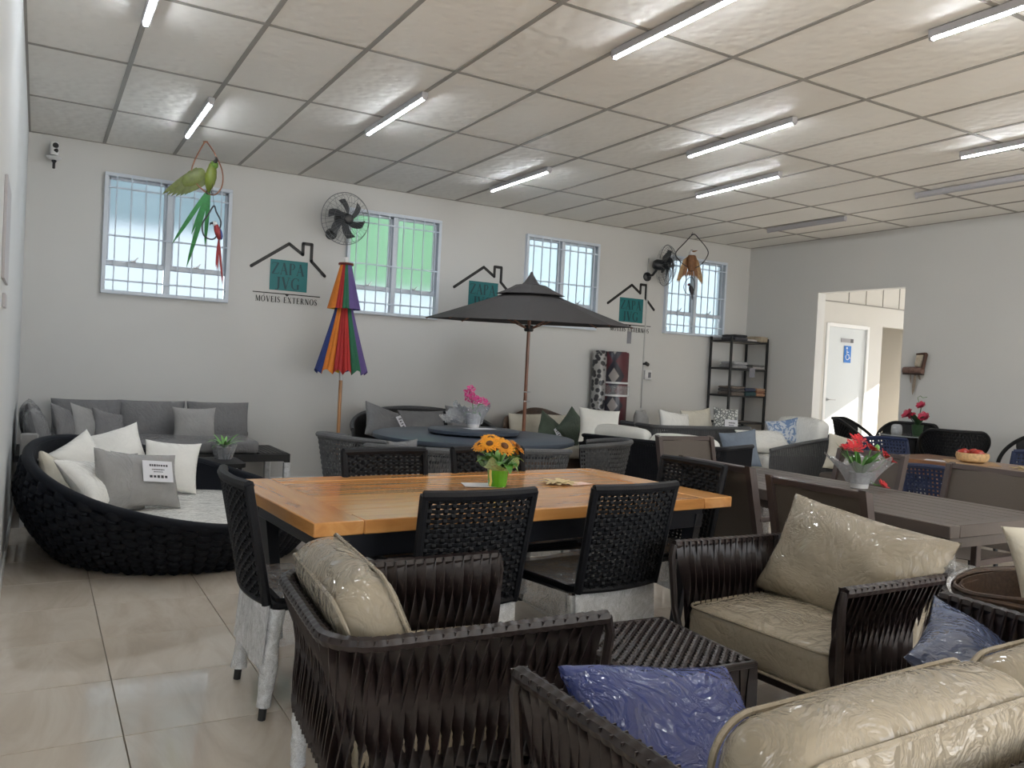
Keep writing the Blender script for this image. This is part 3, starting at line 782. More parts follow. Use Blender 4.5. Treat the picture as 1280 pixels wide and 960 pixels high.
# conduit, switch box, thermostat
T('conduit', [box(7.185, YB-0.009, 1.95, 0.02, 0.016, 2.05, 0.003)], pm('conduit_grey', (0.55, 0.55, 0.54), 0.5, 0.02, 5, 0), 'thin grey cable conduit running down the back wall from right fan', 'conduit')
sw_ = E('light_switch', 'white square switch box on the back wall beside the conduit', 'switch', (7.26, YB-0.02, 1.38))
P('box', box(0, 0, 0, 0.12, 0.04, 0.13, 0.006), M['whiteplastic'], sw_)
P('rocker', box(0.015, -0.022, 0, 0.045, 0.012, 0.075, 0.003), M['greyink'], sw_)
T('hook', [xf(lathe([(0.0, -0.03), (0.03, -0.02), (0.035, 0), (0.03, 0.02), (0, 0.03)], 12), (7.23, YB-0.03, 1.53), (0, 0.5, 0), (1.2, 0.8, 0.9)), box(7.2, YB-0.015, 1.53, 0.05, 0.03, 0.03, 0.004)], M['black'], 'small black holder on the back wall above the switch box', 'holder')

# pale pavement in front of the shop windows behind the camera
S('floor_pavement', [box(8.0, -12.2, -0.08, 44.0, 18.0, 0.10)], pm('pale_concrete', (0.58, 0.56, 0.52), 0.8, 0.08, 2, 0), angle=0)

# security camera in the far left corner
cm = E('security_camera', 'white and black security camera high in the far left corner', 'camera', (0.07, YB-0.10, 3.06))
P('bracket', [box(0, 0.07, 0.115, 0.06, 0.06, 0.05, 0.006), tube([(0, 0.06, 0.11), (0, 0.0, 0.10)], 0.012)], M['whiteplastic'], cm)
P('base_disc', lathe([(0, 0.055), (0.05, 0.055), (0.066, 0.05), (0.05, 0.03), (0.02, 0.02)], 20), M['whiteplastic'], cm)
P('body', xf(lathe([(0.0, 0.0), (0.035, 0.005), (0.04, 0.03), (0.04, 0.10), (0.03, 0.125), (0, 0.13)], 16), (0, 0, 0.06)), M['whiteplastic'], cm)
P('lens', [xf(lathe([(0.0, -0.012), (0.024, -0.01), (0.026, 0.0), (0.024, 0.01), (0, 0.012)], 14), (0.008, -0.034, 0.15), (PI/2, 0, 0)), xf(lathe([(0.0, -0.012), (0.022, -0.01), (0.024, 0.0), (0, 0.012)], 14), (0.008, -0.034, 0.105), (PI/2, 0, 0))], M['black'], cm)
P('antenna', lathe([(0.018, 0.03), (0.022, 0.01), (0.012, -0.005), (0.012, -0.055), (0.0, -0.06)], 12), M['black'], cm)

# notice board seen edge-on along the left wall
nb_ = E('notice_board', 'thin grey notice panel seen edge-on along left wall', 'panel', (XL+0.006, 4.2, 1.62))
P('panel', box(0.0, 0, 0.22, 0.012, 0.5, 0.42, 0.002), M['fixture'], nb_)
P('hanger', box(0.0, 0.06, -0.07, 0.012, 0.2, 0.06, 0.002), M['fixture'], nb_)
# ------------------------------------------------------------------ strap armchairs and loveseat (facing local +x)
def strap_frame(root, W, D, zr, zb, rc=0.13, pitch=0.036, arms=1.0, w=0.045):
    """U-shaped rail wrapped in twisted vinyl straps: front-left, round the back, front-right"""
    def path(hw, x0, x1, rc, n):
        pts = [(x1, -hw)]
        pts += [(x0+rc-rc*math.sin(a), -hw+rc-rc*math.cos(a)) for a in np.linspace(0, PI/2, 9)]
        pts += [(x0+rc-rc*math.cos(a), hw-rc+rc*math.sin(a)) for a in np.linspace(0, PI/2, 9)]
        pts += [(x1, hw)]
        p = np.array(pts); L = np.concatenate([[0], np.cumsum(np.linalg.norm(np.diff(p, axis=0), axis=1))])
        s = np.linspace(0, L[-1], n)
        return np.stack([np.interp(s, L, p[:, 0]), np.interp(s, L, p[:, 1])], 1), L[-1]
    _, L = path(W/2, -D/2, D/2, rc, 10)
    n = int(L/pitch)
    top, _ = path(W/2, -D/2, D/2, rc, n*4+1); bot, _ = path(W/2-0.03, -D/2+0.05, D/2-0.05, rc, n*4+1)
    k = np.arange(n*4+1)
    zt = zr-0.02*np.sin(np.linspace(0, PI, len(top)))
    rr = 0.019+0.0028*np.abs(np.sin(k/4*PI))
    P('top_rail', tube(np.c_[top, zt], rr, 8), M['strap'], root)
    P('lower_rail', tube(np.c_[bot, np.full(len(bot), zb)], 0.014, 6), M['brownmetal'], root)
    Tn = along(np.c_[top, np.zeros(len(top))]); Nn = np.cross(Tn, (0, 0, 1.0))
    for i in range(n):
        q = i*4+2
        t = np.linspace(0, 1, 15)
        a = np.array([*top[q], zt[q]+0.014]); b_ = np.array([*bot[q], zb-0.014])
        out = Nn[q]
        ends = np.clip(np.minimum(t, 1-t)*9, 0, 1)
        for layer in (0, 1):
            off = (0.012+0.022*np.sin(PI*t)) if layer == 0 else (0.002+0.020*np.sin(PI*t))
            Pp = a+(b_-a)*t[:, None]+out*off[:, None]+Tn[q]*(0.0 if layer == 0 else pitch*0.5)
            tw = PI*t/0.80+(0.0 if layer == 0 else PI/2)+0.12*math.sin(i*2.3)
            Sv = np.cos(tw)[:, None]*Tn[q]+np.sin(tw)[:, None]*out
            Nv = -np.sin(tw)[:, None]*Tn[q]+np.cos(tw)[:, None]*out
            P('strap', ribbon(Pp, Sv, Nv, w, 0.004), M['strap'], root, angle=30)
    for s in (-1, 1):
        x1 = D/2
        P('arm_post', tube([(x1, s*W/2, zr), (x1+0.012, s*W/2, zr-0.05), (x1-0.01, s*(W/2-0.01), zr*0.6), (x1-0.05, s*(W/2-0.03), zb), (x1-0.06, s*(W/2-0.035), 0.10)], 0.015, 8), M['brownmetal'], root)
        for xx in (x1-0.06, -x1+0.08):
            P('leg', [tube([(xx, s*(W/2-0.05), zb+0.02), (xx, s*(W/2-0.05), 0.0)], [0.016, 0.013], 8)], M['brownmetal'], root)
            P('leg_wrap', [lathe2(xx, s*(W/2-0.05), 0.004, zb-0.01, 0.026)], M['foam'], root)
    P('seat_frame', [box(D/2-0.05, 0, zb+0.01, 0.04, W-0.10, 0.035, 0.006), box(-D/2+0.06, 0, zb+0.01, 0.04, W-0.16, 0.035, 0.006), box(0, W/2-0.05, zb+0.01, D-0.12, 0.035, 0.035, 0.006), box(0, -W/2+0.05, zb+0.01, D-0.12, 0.035, 0.035, 0.006)]+[box(x, 0, zb+0.015, 0.05, W-0.14, 0.012, 0.002) for x in np.linspace(-D/2+0.14, D/2-0.14, 6)], M['brownmetal'], root)
def lathe2(x, y, z0, z1, r):
    zs = np.linspace(z0, z1, 7)
    return xf(lathe([(r*(1+0.10*math.sin(9*i+x*50)), z) for i, z in enumerate(zs)], 10), (x, y, 0))

def armchair(label, loc, rz, zr=0.66, W=0.80, D=0.80, seat=True, back=True):
    r = E('strap_armchair', label, 'armchair', loc, rz, 'brown strap lounge seats in the foreground')
    strap_frame(r, W, D, zr, 0.24)
    c = P('seat_cushion', cushion(D-0.10, W-0.12, 0.17, 0.045, 0.02, 3), M['beige'], r, (0.03, 0, 0.345))
    for z in (0.075, -0.075): P('piping', piping(D-0.102, W-0.122, z, 0.006, 0.06), M['beige'], c)
    return r
ac1 = armchair('brown strap armchair with beige back cushion, seen from behind beside wooden table', (1.09, 2.32, 0), math.radians(-5), W=0.78)
b1 = P('back_cushion', cushion(0.19, 0.66, 0.42, 0.08, 0.03, 5), M['beige'], ac1, (-0.225, 0.02, 0.575), (0, -0.42, 0))
P('piping', [xf(piping(0.65, 0.40, 0.072, 0.006, 0.07), rot=(PI/2, 0, PI/2)), xf(piping(0.65, 0.40, -0.072, 0.006, 0.07), rot=(PI/2, 0, PI/2))], M['beige'], b1)
ac2 = armchair('brown strap armchair facing left, full beige seat cushion and leaning back cushion', (2.76, 2.25, 0), math.radians(184), W=0.80, D=0.78)
b2 = P('back_cushion', pillow(0.76, 0.47, 0.24, 8, 24, 0.07, 0.010), M['beige'], ac2, (-0.20, 0.03, 0.61), (-0.46, 0.10, PI/2))
P('film_corner', xf(sheet(lambda u, v: np.stack([0.03*np.sin(9*u)*v, 0.10*(u-0.3)+0.03*np.sin(7*v), -0.11*v+0.03*u*np.sin(5*v)], 1), 10, 10, 0.001), (0.36, 0.0, 0.16), (0, 0, -PI/2)), M['film'], b2)

# loveseat in the right foreground, facing +y (away from the camera)
lv = E('strap_loveseat', 'brown strap loveseat cut off by the bottom edge, seen over its beige back cushions', 'sofa', (1.86, 1.24, 0), math.radians(92), 'brown strap lounge seats in the foreground')
strap_frame(lv, 1.72, 0.80, 0.66, 0.24)
for k, y in enumerate((0.40, -0.40)):
    c = P('seat_cushion', cushion(0.70, 0.79, 0.17, 0.045, 0.02, 13+k), M['beige'], lv, (0.03, y, 0.345))
    P('piping', piping(0.70, 0.79, 0.075, 0.006, 0.06), M['beige'], c)
    c = P('back_cushion', cushion(0.21, 0.82, 0.42, 0.08, 0.035, 21+k), M['beige'], lv, (-0.215, y, 0.55), (0, -0.14, 0))
    P('piping', [xf(piping(0.80, 0.40, z, 0.007, 0.08), rot=(PI/2, 0, PI/2)) for z in (0.085, -0.085)], M['beige'], c)
T('throw_pillow', pillow(0.50, 0.44, 0.15, 31, wr=0.008), M['blue'], 'royal blue film-wrapped pillow lying against the loveseat left arm', 'pillow', (1.38, 1.50, 0.485), (math.radians(-62), math.radians(4), math.radians(-12)), 'blue pillows on the loveseat')
T('throw_pillow', pillow(0.50, 0.44, 0.15, 33, wr=0.008), M['slate'], 'slate blue film-wrapped pillow leaning on loveseat right arm at photo edge', 'pillow', (2.54, 1.42, 0.50), (math.radians(-56), math.radians(-10), math.radians(24)), 'blue pillows on the loveseat')

# woven side table between the armchairs
st_ = E('side_table', 'square dark brown woven side table between the two strap armchairs', 'table', (1.95, 2.27, 0), math.radians(-3))
SW, SD, SH = 0.50, 0.54, 0.40
P('top_frame', [box(0, s*(SD/2-0.012), SH-0.012, SW, 0.024, 0.024, 0.006) for s in (-1, 1)]+[box(s*(SW/2-0.012), 0, SH-0.012, 0.024, SD, 0.024, 0.006) for s in (-1, 1)], M['brownmetal'], st_)
P('lower_frame', [box(0, s*(SD/2-0.02), 0.06, SW-0.02, 0.02, 0.02, 0.004) for s in (-1, 1)]+[box(s*(SW/2-0.02), 0, 0.06, 0.02, SD-0.02, 0.02, 0.004) for s in (-1, 1)], M['brownmetal'], st_)
P('woven_top', weave(lambda u, v: np.stack([(u-0.5)*(SW-0.05), (v-0.5)*(SD-0.05), np.full_like(u, SH-0.006)], 1), 22, 26, 0.019, 0.0165, 0.0055, 0.005), M['strap'], st_, kind='stuff')
P('top_board', box(0, 0, SH-0.020, SW-0.04, SD-0.04, 0.008), M['brownmetal'], st_, angle=0)
for k, (ax, n_, half, oth) in enumerate((('y', 12, SW, SD), ('x', 13, SD, SW))):
    for s in (-1, 1):
        for i in range(n_):
            q = (i+0.5)/n_*half-half/2
            t = np.linspace(0, 1, 7); z = SH-0.02-(SH-0.08)*t
            if ax == 'y': Pp = np.stack([np.full(7, q), np.full(7, s*(oth/2-0.004)), z], 1); Tn = np.array([1.0, 0, 0]); out = np.array([0, s*1.0, 0])
            else: Pp = np.stack([np.full(7, s*(oth/2-0.004)), np.full(7, q), z], 1); Tn = np.array([0, 1.0, 0]); out = np.array([s*1.0, 0, 0])
            tw = (0.5 if i % 2 else -0.5)*np.sin(PI*t)
            P('strap', ribbon(Pp, np.cos(tw)[:, None]*Tn+np.sin(tw)[:, None]*out, -np.sin(tw)[:, None]*Tn+np.cos(tw)[:, None]*out, 0.036, 0.004), M['strap'], st_, angle=30)
for i in (-1, 1):
    for j in (-1, 1):
        P('leg', box(i*(SW/2-0.02), j*(SD/2-0.02), 0.19, 0.026, 0.026, 0.38, 0.004), M['brownmetal'], st_)

# ------------------------------------------------------------------ big wooden dining table
tb = E('dining_table', 'long glossy honey-orange wooden dining table with dark metal base', 'table', (1.985, 3.605, 0), math.radians(3.7))
TL, TW, TH, TT = 2.25, 1.16, 0.76, 0.055
FR, BR = 0.20, 0.14
for s in (-1, 1):
    P('end_board', box(s*(TL/2-FR/2), 0, TH-TT/2, FR-0.002, TW, TT, 0.004), M['woodend'], tb)
    P('side_board', box(0, s*(TW/2-BR/2), TH-TT/2, TL-2*FR-0.002, BR-0.002, TT, 0.004), M['wood'], tb)
np_ = 8
pw_ = (TW-2*BR)/np_
for i in range(np_):
    P('plank', box(0, -TW/2+BR+pw_*(i+0.5), TH-TT/2-0.0015, TL-2*FR-0.002, pw_-0.002, TT-0.003, 0.002), M['wood'], tb)
P('apron', [box(0, s*(TW/2-0.10), TH-TT-0.055, TL-0.24, 0.03, 0.11, 0.004) for s in (-1, 1)]+[box(s*(TL/2-0.13), 0, TH-TT-0.055, 0.03, TW-0.20, 0.11, 0.004) for s in (-1, 1)], M['navy'], tb)
for i in (-1, 1):
    for j in (-1, 1):
        P('leg', tube([(i*(TL/2-0.15), j*(TW/2-0.12), TH-TT-0.04), (i*(TL/2-0.22), j*(TW/2-0.16), 0)], [0.05, 0.026], 4), M['navy'], tb, angle=20)

# ------------------------------------------------------------------ black woven dining chairs (facing local +x)
def dining_chair(label, loc, rz):
    r = E('dining_chair', label, 'chair', loc, rz, 'black woven dining chairs around the wooden table')
    Wc, Hb, Ht, x0 = 0.50, 0.445, 0.878, -0.23
    def back(u, v):
        y = (u-0.5)*(Wc-0.045)*(1-0.05*(1-v))
        x = x0-0.035-0.085*v-0.03*(1-(2*u-1)**2)-0.02*np.sin(PI*v)*0
        return np.stack([x, y, Hb+(Ht-Hb)*v], 1)
    P('woven_back', weave(back, 15, 23, 0.017, 0.0155, 0.0066, 0.008, v=(0.02, 0.97), sub=2, u=(0.03, 0.97)), M['blackrope'], r, kind='stuff')
    ed = []
    for uu in (-0.02, 1.02):
        v = np.linspace(-0.02, 1.03, 12); p_ = back(np.full(12, uu), v); ed.append(tube(p_, 0.019, 8))
    u = np.linspace(-0.03, 1.03, 14); p_ = back(u, np.full(14, 1.02)); ed.append(tube(p_, 0.021, 8))
    p_ = back(u, np.full(14, 0.0)); ed.append(tube(p_, 0.014, 8))
    P('back_frame', ed, M['blackrope'], r)
    def seat(u, v): return np.stack([x0+0.46*v, (u-0.5)*(Wc-0.03)*(0.94+0.06*v), 0.44-0.008*np.sin(PI*v)], 1)
    P('seat', [sheet(seat, 8, 8, 0.03)], M['blackrope'], r)
    P('seat_frame', tube([(x0, -Wc/2+0.02, 0.425), (x0+0.47, -Wc/2+0.01, 0.425), (x0+0.47, Wc/2-0.01, 0.425), (x0, Wc/2-0.02, 0.425)], 0.018, 8, closed=True), M['blackrope'], r)
    P('seat_film', sheet(lambda u, v: np.stack([x0+0.01+0.47*v, (u-0.5)*(Wc+0.01), 0.466+0.006*np.sin(9*u)*np.sin(7*v)], 1), 14, 14, 0.001), M['film'], r)
    for sx, sy in ((0, 1), (0, -1), (1, 1), (1, -1)):
        xx = x0+0.01+0.44*sx; yy = sy*(Wc/2-0.03)
        lx = xx-0.04*(1-sx)
        P('leg', tube([(xx, yy, 0.43), (lx, yy, 0.0)], [0.019, 0.015], 8), M['black'], r)
        zs = np.linspace(0.05, 0.42, 9)
        P('leg_wrap', tube([(lx+(xx-lx)*z/0.43, yy, z) for z in zs], [0.030+0.004*math.sin(5*i+sy+sx*2) for i in range(9)], 10, caps=False), M['foam'], r)
    def skirt(u, v):
        y = (u-0.5)*(Wc-0.03); x = x0-0.022-0.022*v-0.010*np.sin(PI*u)*np.cos(3*v)+0.004*np.sin(11*u)
        return np.stack([x, y, 0.445-0.26*v-0.02*np.sin(PI*u)*v], 1)
    P('back_wrap', sheet(skirt, 14, 8, 0.0015), M['foam'], r)
    for s in (-1, 1):
        P('side_wrap', sheet(lambda u, v: np.stack([x0-0.01+0.44*u, np.full_like(u, s*(Wc/2-0.012))+0.006*np.sin(8*u+3*v), 0.43-(0.10+0.06*(1-u))*v], 1), 12, 6, 0.0015), M['film'], r)
    return r
dc = dining_chair('black woven chair at the left end of wooden table, seen from the side', (1.035, 3.31, 0), math.radians(0))
again(dc, 'black woven chair at near side of wooden table, left of the pair', (1.455, 3.075, 0), math.radians(92))
again(dc, 'black woven chair at near side of wooden table, right of the pair', (2.195, 3.10, 0), math.radians(96))
again(dc, 'black woven chair tucked at the right end of the wooden table', (2.87, 3.47, 0), math.radians(183))
again(dc, 'black woven chair at far side of wooden table, left of sunflowers', (1.66, 3.80, 0), math.radians(-86))
again(dc, 'black woven chair at far side of wooden table, right behind sunflowers', (2.32, 3.86, 0), math.radians(-86))

# ------------------------------------------------------------------ round grey-blue table with lazy susan and barrel chairs
rt = E('round_table', 'large round grey-blue dining table with raised turning tray', 'table', (3.52, 6.74, 0))
P('tabletop', lathe([(0.0, 0.69), (0.90, 0.69), (0.925, 0.70), (0.93, 0.715), (0.925, 0.735), (0.91, 0.74), (0.0, 0.74)], 72), M['bluepaint'], rt)
P('apron', lathe([(0.78, 0.60), (0.80, 0.60), (0.80, 0.69), (0.78, 0.69), (0.78, 0.60)], 48), M['navy'], rt)
P('pedestal', lathe([(0.42, 0.0), (0.42, 0.03), (0.30, 0.05), (0.14, 0.08), (0.12, 0.60), (0.3, 0.69), (0, 0.69)], 24), M['navy'], rt)
P('turning_tray', lathe([(0.0, 0.742), (0.10, 0.742), (0.10, 0.752), (0.41, 0.752), (0.425, 0.76), (0.425, 0.785), (0.415, 0.79), (0, 0.79)], 56), M['bluepaint'], rt, loc=(0.02, 0.05, 0))

def barrel_chair(label, loc, rz):
    r = E('barrel_chair', label, 'chair', loc, rz, 'grey rope barrel chairs around the round table')
    A = 1.95
    def f(u, v):
        a = PI+(u-0.5)*2*A
        rad = 0.25+0.065*v
        z = 0.40+(0.37-0.05*np.abs(2*u-1)**2)*v
        return np.stack([rad*np.cos(a)*0.98, rad*np.sin(a)*1.03, z], 1)
    P('rope_weave', weave(f, 52, 9, 0.0085, 0.022, 0.005, 0.007, v=(0.04, 0.93), sub=2), M['greyrope'], r, kind='stuff')
    u = np.linspace(0, 1, 40)
    P('rim', tube(f(u, np.full(40, 1.0)), 0.022, 8), M['greyrope'], r)
    P('lower_ring', tube(f(u, np.full(40, 0.0)), 0.016, 8), M['greyrope'], r)
    P('seat_base', lathe([(0, 0.38), (0.25, 0.38), (0.255, 0.395), (0.25, 0.41), (0, 0.41)], 28), M['greyrope'], r)
    P('seat_cushion', lathe([(0, 0.41), (0.215, 0.41), (0.235, 0.435), (0.22, 0.465), (0, 0.475)], 28), M['grey'], r)
    for sx in (-1, 1):
        for sy in (-1, 1):
            P('leg', tube([(sx*0.17, sy*0.18, 0.39), (sx*0.23, sy*0.23, 0)], [0.016, 0.011], 8), M['black'], r)
    return r
bc = barrel_chair('grey rope barrel chair at the left of round table', (2.27, 6.38, 0), math.radians(15))
again(bc, 'grey rope barrel chair at the right of round table', (4.36, 5.98, 0), math.radians(140))
again(bc, 'grey rope barrel chair at front of round table, right of sunflowers', (3.28, 5.38, 0), math.radians(80))
again(bc, 'grey rope barrel chair at front of round table behind black chair', (2.40, 5.60, 0), math.radians(50))
T('throw_pillow', pillow(0.36, 0.34, 0.12, 77), M['grey'], 'small grey pillow standing in the barrel chair behind left black chair', 'pillow', (2.36, 5.72, 0.63), (0.2, 0, 0.5))

# ------------------------------------------------------------------ taupe slatted table and sling chairs
dt = E('slatted_table', 'long taupe metal outdoor table with lengthwise slats', 'table', (4.07, 3.19, 0))
DW, DL, DH = 0.92, 1.96, 0.75
nsl = 7; sw = (DW-0.16)/nsl
for i in range(nsl):
    P('slat', box(-DW/2+0.08+sw*(i+0.5), 0, DH-0.012, sw-0.005, DL-0.16, 0.022, 0.002), M['taupe_alu'], dt)
P('top_frame', [box(s*(DW/2-0.04), 0, DH-0.03, 0.078, DL, 0.06, 0.004) for s in (-1, 1)]+[box(0, s*(DL/2-0.04), DH-0.0302, DW-0.16, 0.078, 0.0604, 0.004) for s in (-1, 1)], M['taupe_alu'], dt)
P('apron', [box(s*(DW/2-0.05), 0, DH-0.085, 0.02, DL-0.06, 0.05) for s in (-1, 1)]+[box(0, s*(DL/2-0.03), DH-0.085, DW-0.06, 0.02, 0.05) for s in (-1, 1)], M['taupe_alu'], dt, angle=0)
for i in (-1, 1):
    for j in (-1, 1):
        P('leg', box(i*(DW/2-0.06), j*(DL/2-0.06), 0.34, 0.07, 0.07, 0.68, 0.004), M['taupe_alu'], dt)
        P('leg_wrap', box(i*(DW/2-0.06), j*(DL/2-0.06), 0.33, 0.082, 0.082, 0.56, 0.01), M['film'], dt)

def sling_chair(label, loc, rz):
    r = E('sling_chair', label, 'chair', loc, rz, 'taupe sling chairs around the slatted table')
    Wc, Ht, x0 = 0.56, 0.90, -0.24
    bx = lambda z: x0-0.05-(z-0.42)*0.24
    P('back_sling', sheet(lambda u, v: np.stack([bx(0.43+(Ht-0.455)*v)+0.012*np.sin(PI*u), (u-0.5)*(Wc-0.07), 0.43+(Ht-0.455)*v], 1), 8, 10, 0.004), M['sling'], r)
    P('seat_sling', sheet(lambda u, v: np.stack([x0-0.02+0.46*v, (u-0.5)*(Wc-0.07), 0.425-0.025*np.sin(PI*v)-0.01*np.sin(PI*u)], 1), 8, 10, 0.004), M['sling'], r)
    P('back_rail', xf(box(0, 0, 0, 0.026, Wc-0.06, 0.036, 0.004), (bx(Ht-0.018), 0, Ht-0.018), (0, -0.24, 0)), M['taupe_frame'], r)
    for s in (-1, 1):
        y = s*(Wc/2-0.018)
        pp = np.array([(bx(Ht), y, Ht), (bx(0.42), y, 0.42)])
        P('stile', ribbon(pp, np.array([(0.97, 0, -0.23)]*2), np.array([(0, 1.0, 0)]*2), 0.052, 0.036), M['taupe_frame'], r, angle=20)
        P('leg', box(x0+0.43, y, 0.30, 0.045, 0.036, 0.60, 0.004), M['taupe_frame'], r)
        P('leg', ribbon(np.array([(bx(0.44), y, 0.44), (x0-0.06, y, 0.0)]), np.array([(1.0, 0, 0)]*2), np.array([(0, 1.0, 0)]*2), 0.045, 0.034), M['taupe_frame'], r, angle=20)
        P('armrest', box(x0+0.19, y, 0.615, 0.56, 0.045, 0.026, 0.006), M['taupe_frame'], r)
        P('seat_rail', box(x0+0.20, y, 0.415, 0.48, 0.034, 0.036, 0.004), M['taupe_frame'], r)
        P('leg_wrap', box(x0+0.43, y, 0.17, 0.06, 0.05, 0.30, 0.01), M['film'], r)
    return r
sl = sling_chair('taupe sling chair at left side of slatted table, beside wooden table corner', (3.74, 3.43, 0), 0)
again(sl, 'taupe sling chair at left side of slatted table, behind beige armchair cushion', (3.58, 2.62, 0), math.radians(2))
again(sl, 'taupe sling chair at far right side of slatted table, nearer the photo edge', (4.74, 2.90, 0), math.radians(181))
again(sl, 'taupe sling chair at far right side of slatted table behind red flowers', (4.86, 3.84, 0), math.radians(180))
again(sl, 'taupe sling chair at the far head of the slatted table', (4.47, 4.56, 0), math.radians(-92))

# wicker basket chair at the right edge
wk = E('wicker_chair', 'brown wicker tub chair cut off by right edge of photo', 'armchair', (3.64, 1.68, 0), math.radians(110))
def tub(u, v):
    a = u*2*PI
    rad = 0.29+0.15*np.sin(v*PI/2)
    top = 0.55+0.12*(0.5-0.5*np.cos(a))
    return np.stack([rad*np.cos(a), rad*np.sin(a), 0.20+(top-0.20)*v], 1)
P('wicker_weave', weave(tub, 56, 22, 0.010, 0.013, 0.006, 0.010, u=(0, 1), v=(0.02, 0.96), sub=2), M['wicker'], wk, kind='stuff')
P('wicker_lining', sheet(lambda u, v: tub(u, v)*np.array([0.95, 0.95, 1.0]), 40, 6, 0.006), M['wicker'], wk)
for k, (dr, dz) in enumerate(((0, 0), (0.014, -0.018), (-0.014, -0.016), (0.022, -0.040), (0.020, -0.062), (0.015, 0.006))):
    u = np.linspace(0, 1, 60)
    p_ = tub(u, np.full(60, 1.0)); d_ = p_[:, :2]/np.linalg.norm(p_[:, :2], axis=1, keepdims=True)
    p_[:, :2] += d_*(dr+0.006*np.sin(u*40+k*2))[:, None]; p_[:, 2] += dz+0.006*np.cos(u*34+k)
    P('rim_cane', tube(p_[:-1], 0.010, 6, closed=True), M['wicker'], wk)
P('base', lathe([(0.24, 0.0), (0.26, 0.02), (0.25, 0.12), (0.28, 0.21), (0, 0.21)], 24), M['wicker'], wk)
P('seat_cushion', lathe([(0, 0.25), (0.28, 0.25), (0.32, 0.30), (0.30, 0.36), (0, 0.38)], 28), M['cream'], wk)
T('throw_pillow', pillow(0.48, 0.46, 0.16, 41), M['cream'], 'cream film-wrapped pillow standing in the wicker tub chair at right edge', 'pillow', (3.74, 1.74, 0.62), (math.radians(-14), math.radians(-10), math.radians(-44)))
# ------------------------------------------------------------------ round woven daybed at the left
db = E('woven_daybed', 'big round dark navy woven daybed with sloping rim and pale mattress', 'daybed', (0.90, 6.08, 0))
TH0 = math.radians(150)
def rimz(a): return 0.27+0.45*np.power(0.5+0.5*np.cos(a-TH0), 1.5)
def shell(u, v):
    a = u*2*PI
    z = 0.02+(rimz(a)-0.02)*v
    rad = 0.72+0.27*np.power(np.sin(np.clip(z/0.50, 0, 1)*PI/2), 0.8)-0.06*np.clip((z-0.45)/0.3, 0, 1)
    return np.stack([rad*np.cos(a), rad*np.sin(a), z], 1)
P('woven_shell', weave(shell, 73, 13, 0.055, 0.050, 0.016, 0.024, v=(0.03, 0.93), sub=3, m=8), M['navyrope'], db, kind='stuff')
P('shell_lining', sheet(lambda u, v: shell(u, v)*np.array([0.962, 0.962, 1.0]), 60, 8, 0.03), M['navyrope'], db)
u = np.linspace(0, 1, 97)[:-1]
P('rim', tube(shell(u, np.full(96, 0.985))*np.array([0.985, 0.985, 1]), 0.034, 10, closed=True), M['navyrope'], db)
P('base', lathe([(0, 0.0), (0.70, 0.0), (0.72, 0.02), (0.72, 0.05), (0, 0.05)], 48), M['black'], db)
P('mattress', lathe([(0, 0.08), (0.68, 0.08), (0.76, 0.14), (0.85, 0.25), (0.845, 0.28), (0.6, 0.30), (0.3, 0.303), (0, 0.305)], 64), M['white'], db)
GP = 'pillows on the round woven daybed'
def tp(mat, label, loc, rot, w=0.45, h=0.43, t=0.15, seed=0, group=None, name='throw_pillow', pinch=0.10):
    return T(name, pillow(w, h, t, seed, pinch=pinch), M[mat], label, 'pillow', loc, tuple(math.radians(a) for a in rot), group)
tp('white', 'white film-wrapped pillow alone at right side of round daybed', (0.90, 6.62, 0.50), (-22, 4, -8), 0.40, 0.40, seed=61, group=GP)
tp('white', 'tall white pillow at back of daybed behind the grey pair', (0.52, 6.76, 0.56), (-24, -16, 6), 0.46, 0.44, seed=62, group=GP)
tp('white', 'plump white pillow at daybed front left, just inside the rim', (0.36, 5.90, 0.48), (-50, 10, 52), 0.47, 0.42, 0.17, seed=63, group=GP)
tp('white', 'small white pillow corner sticking up at left back of daybed', (0.27, 6.40, 0.54), (-20, -28, 30), 0.40, 0.38, seed=64, group=GP)
tp('cream', 'off-white pillow at the far left of daybed beneath the others', (0.16, 6.12, 0.47), (-25, 20, 60), 0.38, 0.36, seed=65, group=GP)
tp('midgrey', 'grey film-wrapped pillow in middle of daybed seen almost edge-on', (0.50, 5.92, 0.50), (-18, 10, 48), 0.44, 0.42, 0.15, seed=66, group=GP)
gp = tp('midgrey', 'grey film-wrapped pillow with white price sheet on round daybed', (0.66, 5.98, 0.495), (-30, 6, 16), 0.44, 0.40, 0.14, seed=67, group=GP)
def price(parent, loc, rot, w, h, lines):
    s = P('price_sheet', box(0, 0, 0, w, 0.002, h), M['paper'], parent, loc, rot, angle=0)
    rr = random.Random(int(w*1e4))
    marks = []
    for z, ww, th in lines:
        x = -ww/2
        while x < ww/2:
            q = rr.uniform(0.5, 1.1)*th
            marks.append(box(x+q/2, -0.0018, z, q*0.8, 0.001, th*rr.uniform(0.7, 1.0))); x += q*1.15
    P('printed_lines', marks, M['ink'], s, kind='stuff', angle=0)
    return s
price(gp, (0.045, -0.086, 0.03), (0.02, 0, 0.0), 0.20, 0.15, [(0.042, 0.11, 0.016), (0.012, 0.08, 0.008), (-0.004, 0.06, 0.007), (-0.038, 0.12, 0.022)])

